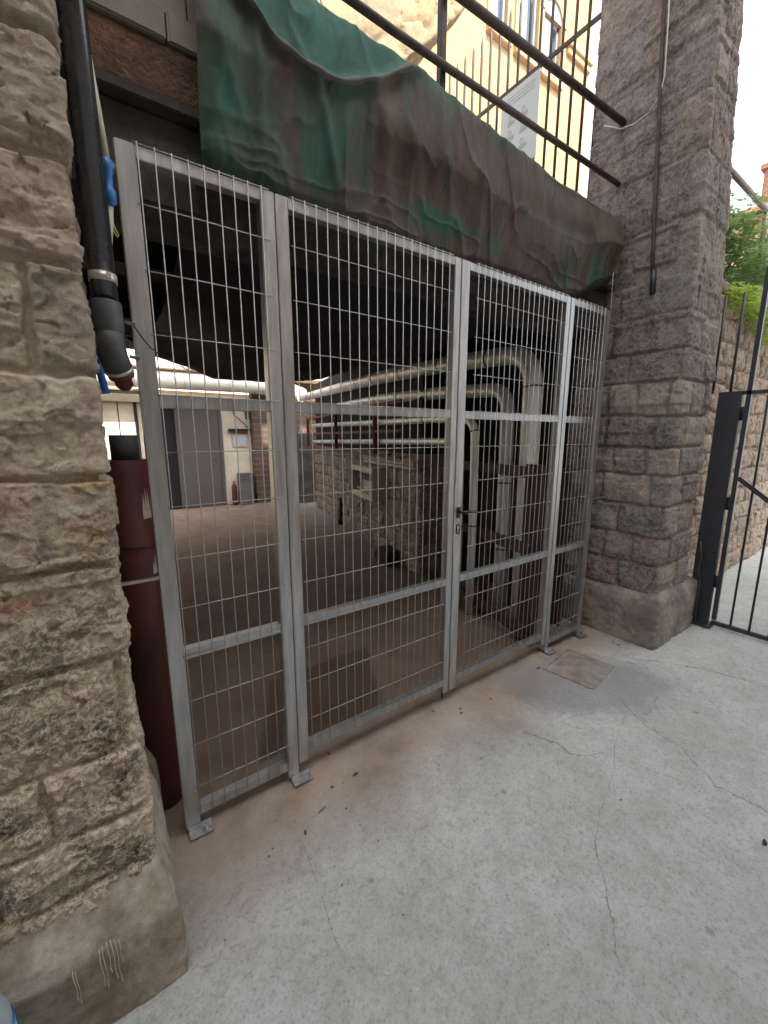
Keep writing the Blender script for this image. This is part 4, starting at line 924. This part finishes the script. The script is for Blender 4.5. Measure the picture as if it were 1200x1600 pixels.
MB().box((2.72, 8.50, 0), (3.05, 8.73, .78), bev=.01).build('body', M['cement'], cbx)
bw = thing('brick_wall', 'dark old brick wall at the back corner of the yard', 'wall', (3.8, 8.5, 0))
MB().box((3.15, 8.55, 0), (4.6, 8.8, 2.75)).build('wall', M['brick_d'], bw)
MB().tube([(3.62, 8.47, 0), (3.62, 8.47, 1.95)], .09, 14).build('pale_pilaster', M['trunk'], bw)
cw = thing('cement_wall', 'patchy grey cement wall beyond the end of the rubble wall', 'wall', (4.3, 7.9, 0))
MB().box((4.0, 7.9, 0), (5.2, 8.1, 1.75)).build('wall', M['cement'], cw)
wd = thing('white_duct', 'long cream-white duct crossing above the shed doors in sunlight', 'duct', (0, 8.4, 2.8))
duct(wd, [(-4, 8.35, 2.80), (3.2, 8.35, 2.86), (4.0, 8.2, 2.80), (4.15, 7.85, 2.66)], .175, 9, 'whiteduct')
tp = thing('thin_pipe', 'thin grey pipe running above the white duct', 'pipe', (0, 8.3, 3.0))
MB().tube([(-4, 8.25, 3.06), (0, 8.25, 3.03), (3.4, 8.25, 3.06)], .022, 8).build('pipe', M['rail'], tp)
mb = MB()
rf = thing('corrugated_roof', 'tan corrugated lean-to roof sloping above the white duct', 'roof', (1, 9.5, 3))
U2, V2 = np.meshgrid(np.arange(-6, 6.2, .03), np.linspace(0, 1, 6), indexing='ij')
grid_mesh('sheets', np.stack([U2, 8.75+3.2*V2, 3.08+1.25*V2+.028*np.sin(U2*2*np.pi/.18)], -1), M['sheet'], rf)
MB().box((-6, 8.74, 3.08), (6, 8.80, 3.16)).box((-6, 8.9, 2.62), (6, 11.9, 2.7)).build('fascia', M['trim'], rf)
rr = random.Random(4)
for k in range(9):
    t = thing('roof_scrap', 'pale broken board offcut lying on the edge of the corrugated roof', 'scrap', (1.5, 8.8, 3.1), 'offcuts on the lean-to roof')
    x = rr.uniform(1.3, 3.4); q = Matrix.Translation((x, 8.72+rr.uniform(0, .25), 3.16+rr.uniform(0, .08))) @ Matrix.Rotation(rr.uniform(-.6, .6), 4, 'Y') @ Matrix.Rotation(rr.uniform(-1, 1), 4, 'Z')
    MB().box((-rr.uniform(.08, .2), -.05, -.012), (rr.uniform(.08, .2), .06, .015), rot=q).build('board', M['junk'], t)
# back and side closures of the yard so nothing floats
yb = thing('yard_side_wall', 'pale rendered boundary wall on the left side of the yard', 'wall', (-3.2, 5, 0))
MB().box((-3.3, .75, 0), (-3.1, 9.2, 2.86)).build('wall', M['greystone'], yb)

# ------------------------------------------------------------------ upper background
ar = thing('stone_arch', 'ochre rubble stone arch rising over the terrace left of the facade', 'arch', (2.5, 3.4, 3.34))
def arch():
    arc = [(3.15, 5.60), (3.30, 5.93), (3.462, 6.185), (3.671, 6.392), (4.025, 6.731), (4.274, 7.0), (4.577, 7.358), (4.95, 7.85), (5.5, 8.6)]
    top = [(5.5, 9.6), (.2, 9.6)]; low = [(.2, 3.34), (3.05, 3.34), (3.08, 4.6)]
    N, Mv = 150, 110
    arc2 = low[1:]+arc
    a = np.array(arc2); s = np.r_[0, np.cumsum(np.hypot(*(a[1:]-a[:-1]).T))]; t = np.linspace(0, s[-1], N)
    ax_, az_ = np.interp(t, s, a[:, 0]), np.interp(t, s, a[:, 1])
    # front face: from the left edge to the intrados; then the soffit going back
    P = []; C_ = []
    fr_ = np.linspace(0, 1, Mv); 
    X = .2+(ax_[:, None]-.2)*fr_[None]; Z = az_[:, None]+0*X; Y = 3.0+0*X
    so_ = np.linspace(0, 1.2, 40)[1:]
    X2 = ax_[:, None]+0*so_[None]; Z2 = az_[:, None]+0*X2; Y2 = 3.0+so_[None]+0*X2
    X = np.concatenate([X, X2], 1); Y = np.concatenate([Y, Y2], 1); Z = np.concatenate([Z, Z2], 1)
    # rubble cells
    rs = np.random.RandomState(3); n = 1500
    c = np.stack([rs.uniform(.2, 5.6, n), rs.uniform(2.9, 4.3, n), rs.uniform(3.3, 8.7, n)], 1)
    Q = np.stack([X, Y, Z], -1).reshape(-1, 3)+.05*np.stack([fbm(X, Y, Z, 3, 2, k).ravel() for k in (1, 2, 3)], 1)
    d1 = np.full(len(Q), 9.); d2 = np.full(len(Q), 9.); id_ = np.zeros(len(Q), int)
    for k in range(n):
        d = np.sqrt(((Q-c[k])**2).sum(1)); m1 = d < d1; d2 = np.where(m1, d1, np.minimum(d2, d)); id_ = np.where(m1, k, id_); d1 = np.where(m1, d, d1)
    e = (d2-d1).reshape(X.shape); j = 1-sstep(.005, .03, e); rg = fbm(X, Y, Z, 6, 4, 9)
    D = .02*(1-np.exp(-e/.05))+.02*rg-.012*j
    isf = (np.arange(X.shape[1]) < Mv)[None]
    Y = np.where(isf, Y-D, Y); X = np.where(isf, X, X+D); Z = np.where(isf, Z, Z-D)
    pal = np.array([(.25, .17, .085), (.20, .135, .07), (.29, .21, .12), (.22, .165, .10)]); col = pal[id_ % 4].reshape(X.shape+(3,))*(1-.3*j[..., None])  # stone colours darkened to stand in for the shade on the arch
    grid_mesh('masonry', np.stack([X, Y, Z], -1), M['stone_arch'], ar, True, col)
    MB().box((.2, 3.3, 3.34), (2.8, 4.2, 9.4)).box((2.8, 3.3, 8.7), (5.4, 4.15, 9.4)).build("core", M["greystone"], ar)
arch()
cb = thing('cable_bundle', 'loose brown cables dangling below the stone arch', 'cable', (1.1, .9, 3.9))
mb = MB()
for k in range(4):
    mb.tube([(1.02+.03*k, .75, 4.15), (1.07+.04*k, .75, 3.95), (1.04+.03*k, .76, 3.80-.02*k), (1.10+.03*k, .72, 3.68)], .0045, 6)
mb.build('cables', M['rail'], cb)

fa = thing('brick_palace', 'sunlit ochre brick building with arched windows beyond the terrace', 'building', (12, 11, 0))
def hole_wall():
    # facade wall at y=10 from x=4..18.75 as strips between the openings
    ops = [(12.60, 13.42, 15.62, 18.2), (14.06, 15.18, 15.62, 18.6), (15.50, 16.62, 15.62, 17.5)]
    mb = MB(); xs = sorted({4.0, 18.76, *[o[0] for o in ops], *[o[1] for o in ops]})
    for a, b in zip(xs[:-1], xs[1:]):
        op = [o for o in ops if o[0] <= a+1e-6 and o[1] >= b-1e-6]
        if op: z0, z1 = op[0][2:]; mb.box((a, 10, 0), (b, 10.35, z0)); mb.box((a, 10, z1), (b, 10.35, 26))
        else: mb.box((a, 10, 0), (b, 10.35, 26))
    mb.box((18.41, 10.35, 0), (18.76, 20, 26))
    return mb
hole_wall().build('wall', M['brick_y'], fa)
def window(x0, x1, z0, z1, arched=False, shut=True):
    f = MB().box((x0, 10.10, z0), (x0+.09, 10.22, z1)).box((x1-.09, 10.10, z0), (x1, 10.22, z1)).box((x0, 10.10, z1-.1), (x1, 10.22, z1)).box(((x0+x1)/2-.04, 10.10, z0), ((x0+x1)/2+.04, 10.22, z1)).build('window', M['shutter'], fa)
    MB().box((x0, 10.23, z0), (x1, 10.27, z1)).build('pane', M['glass'], f)
    if shut:
        mb = MB()
        for k in range(int((z1-z0)/.09)): mb.bar((x0+.02, 10.06, z0+.05+.09*k), (x1-.5*(x1-x0), 10.06, z0+.05+.09*k), .02, .07)
        mb.build('shutter', M['shutter'], f)
    MB().box((x0-.2, 9.82, z0-.26), (x1+.2, 10.16, z0), bev=.02).build('sill', M['trim'], fa)
    MB().box((x0-.20, 9.93, z0), (x0-.002, 10.12, z1)).box((x1+.002, 9.93, z0), (x1+.20, 10.12, z1)).build('surround', M['trim'], fa)
window(12.60, 13.42, 15.62, 18.2); window(14.06, 15.18, 15.62, 18.6); window(15.50, 16.62, 15.62, 17.5)
mb = MB(); cx, cz, ri, ro = 16.06, 17.5, .56, .86
for k in range(12):
    a0, a1 = math.pi*k/12, math.pi*(k+1)/12
    mb.poly_prism([(cx+ri*math.cos(a0), 9.9, cz+ri*math.sin(a0)), (cx+ro*math.cos(a0), 9.9, cz+ro*math.sin(a0)), (cx+ro*math.cos(a1), 9.9, cz+ro*math.sin(a1)), (cx+ri*math.cos(a1), 9.9, cz+ri*math.sin(a1))], (0, .09, 0))
mb.build('arch_ring', M['trim'], fa)
MB().poly_prism([(cx+ri*math.cos(math.pi*k/16), 9.96, cz+ri*math.sin(math.pi*k/16)) for k in range(17)], (0, .035, 0)).build('tympanum', M['shutter'], fa)
MB().box((17.05, 9.8, 17.05), (18.80, 10.02, 17.25), bev=.02).box((17.1, 9.88, 16.82), (18.78, 10.02, 17.04), bev=.02).build('string_course', M['trim'], fa)
MB().box((3.8, 9.6, 26), (19.1, 20, 26.5)).build('cornice', M['trim'], fa)

# house far down the street with tiled roof and chimney
ho = thing('tiled_house', 'distant pink house with a grey tiled roof and brick chimney', 'house', (22, 4, 0))
MB().box((20.2, 1.5, 0), (28, 5.6, 9.5)).build('wall', M['chim'], ho)
U3, V3 = np.meshgrid(np.arange(.8, 6.2, .03), np.linspace(0, 1, 8), indexing='ij')
Zt = 9.45+1.15*V3+.025*np.sin(U3*2*np.pi/.22)
grid_mesh('roof', np.stack([19.7+3.9*V3, U3, Zt+.15], -1), M['tile'], ho)
grid_mesh('roof', np.stack([27.6-3.9*V3, U3, Zt+.15], -1), M['tile'], ho)
MB().box((19.68, .8, 9.45), (19.78, 6.2, 9.60)).build('eaves', M['trim'], ho)
MB().box((20.6, 3.35, 9.7), (21.3, 3.98, 11.1), bev=.02).box((20.5, 3.25, 11.1), (21.4, 4.08, 11.25)).build('chimney', M['brick_r'], ho)
mb = MB(); cx = 3.55
for k in range(10):
    a0, a1 = math.pi*k/10, math.pi*(k+1)/10
    mb.poly_prism([(20.1, cx+.5*math.cos(a0), 8.6+.5*math.sin(a0)), (20.1, cx+.65*math.cos(a0), 8.6+.65*math.sin(a0)), (20.1, cx+.65*math.cos(a1), 8.6+.65*math.sin(a1)), (20.1, cx+.5*math.cos(a1), 8.6+.5*math.sin(a1))], (.09, 0, 0))
mb.build('window_arch', M['trim'], ho)
MB().box((20.17, 3.05, 7.0), (20.195, 4.05, 8.6)).build('window', M['glass'], ho)

# plants spilling over the street wall
def plant(name, label, blobs, mat, n, ls, seed, stems):
    rs = np.random.RandomState(seed); root = thing(name, label, 'plant', tuple(blobs[0][:3]))
    V = []; F = []
    for (x, y, z, rx, ry, rz, wgt) in blobs:
        for _ in range(int(n*wgt)):
            d = rs.normal(size=3); d /= np.linalg.norm(d); d *= rs.uniform(.25, 1.)**.5
            c = np.array([x+d[0]*rx, y+d[1]*ry, z+d[2]*rz])
            # a pinnate spray: a short drooping stalk with paired leaflets
            a = rs.uniform(0, 2*np.pi); dr = np.array([math.cos(a), math.sin(a), rs.uniform(-.7, .3)]); dr /= np.linalg.norm(dr)
            sd = np.cross(dr, [0, 0, 1.]); sd /= np.linalg.norm(sd)+1e-6; upn = np.cross(sd, dr)
            for q in range(5):
                for sgn in (-1, 1):
                    s0 = c+dr*ls*.9*q*rs.uniform(.8, 1.1)-np.array([0, 0, .10*ls*q*q*.4]); ld = (sd*sgn+dr*.55+upn*rs.uniform(-.4, .4)); ld /= np.linalg.norm(ld)
                    L = ls*rs.uniform(.8, 1.5); wv = np.cross(ld, upn); wv = wv/np.linalg.norm(wv)*L*.28
                    b = len(V); V.extend([s0, s0+ld*L*.45+wv, s0+ld*L, s0+ld*L*.45-wv]); F.append((b, b+1, b+2, b+3))
    me = bpy.data.meshes.new('foliage'); me.from_pydata([tuple(v) for v in V], [], F); link('foliage', me, M[mat], root)
    mb = MB()
    for s_ in stems: mb.tube(s_, [.02, .014, .007], 6)
    mb.build('stem', M['bark'], root)
plant('ash_sapling', 'ash sapling with drooping sprays above the street wall', [(4.85, .05, 3.62, .45, .35, .22, .5), (5.6, -.1, 3.5, .6, .3, .25, .5), (6.6, 0, 3.6, .7, .35, .3, .4)], 'leaf1', 420, .045, 5,
      [[(5.2, .3, 3.1), (5.0, .15, 3.4), (4.7, 0, 3.7)], [(5.8, .3, 3.1), (5.7, .1, 3.5), (5.5, -.1, 3.8)]])
plant('wall_creeper', 'bright yellow-green creeper hanging over the street wall top', [(5.2, -.17, 2.98, .45, .16, .14, .5), (6.1, -.2, 2.9, .7, .2, .22, .7), (7.2, -.2, 2.9, .7, .2, .25, .5)], 'leaf2', 520, .030, 8,
      [[(5.4, .2, 3.1), (5.3, 0, 3.15), (5.1, -.2, 2.95)], [(6.4, .2, 3.1), (6.3, 0, 3.2), (6.1, -.25, 2.8)]])
up2 = thing('upper_wall', 'dark shaded garden wall behind the plants above the street wall', 'wall', (9, .6, 3.1))
MB().box((4.0, .55, 3.1), (16, .75, 3.95)).build('wall', M['dark_conc'], up2)  # dark wall colour stands in for the shade behind the plants
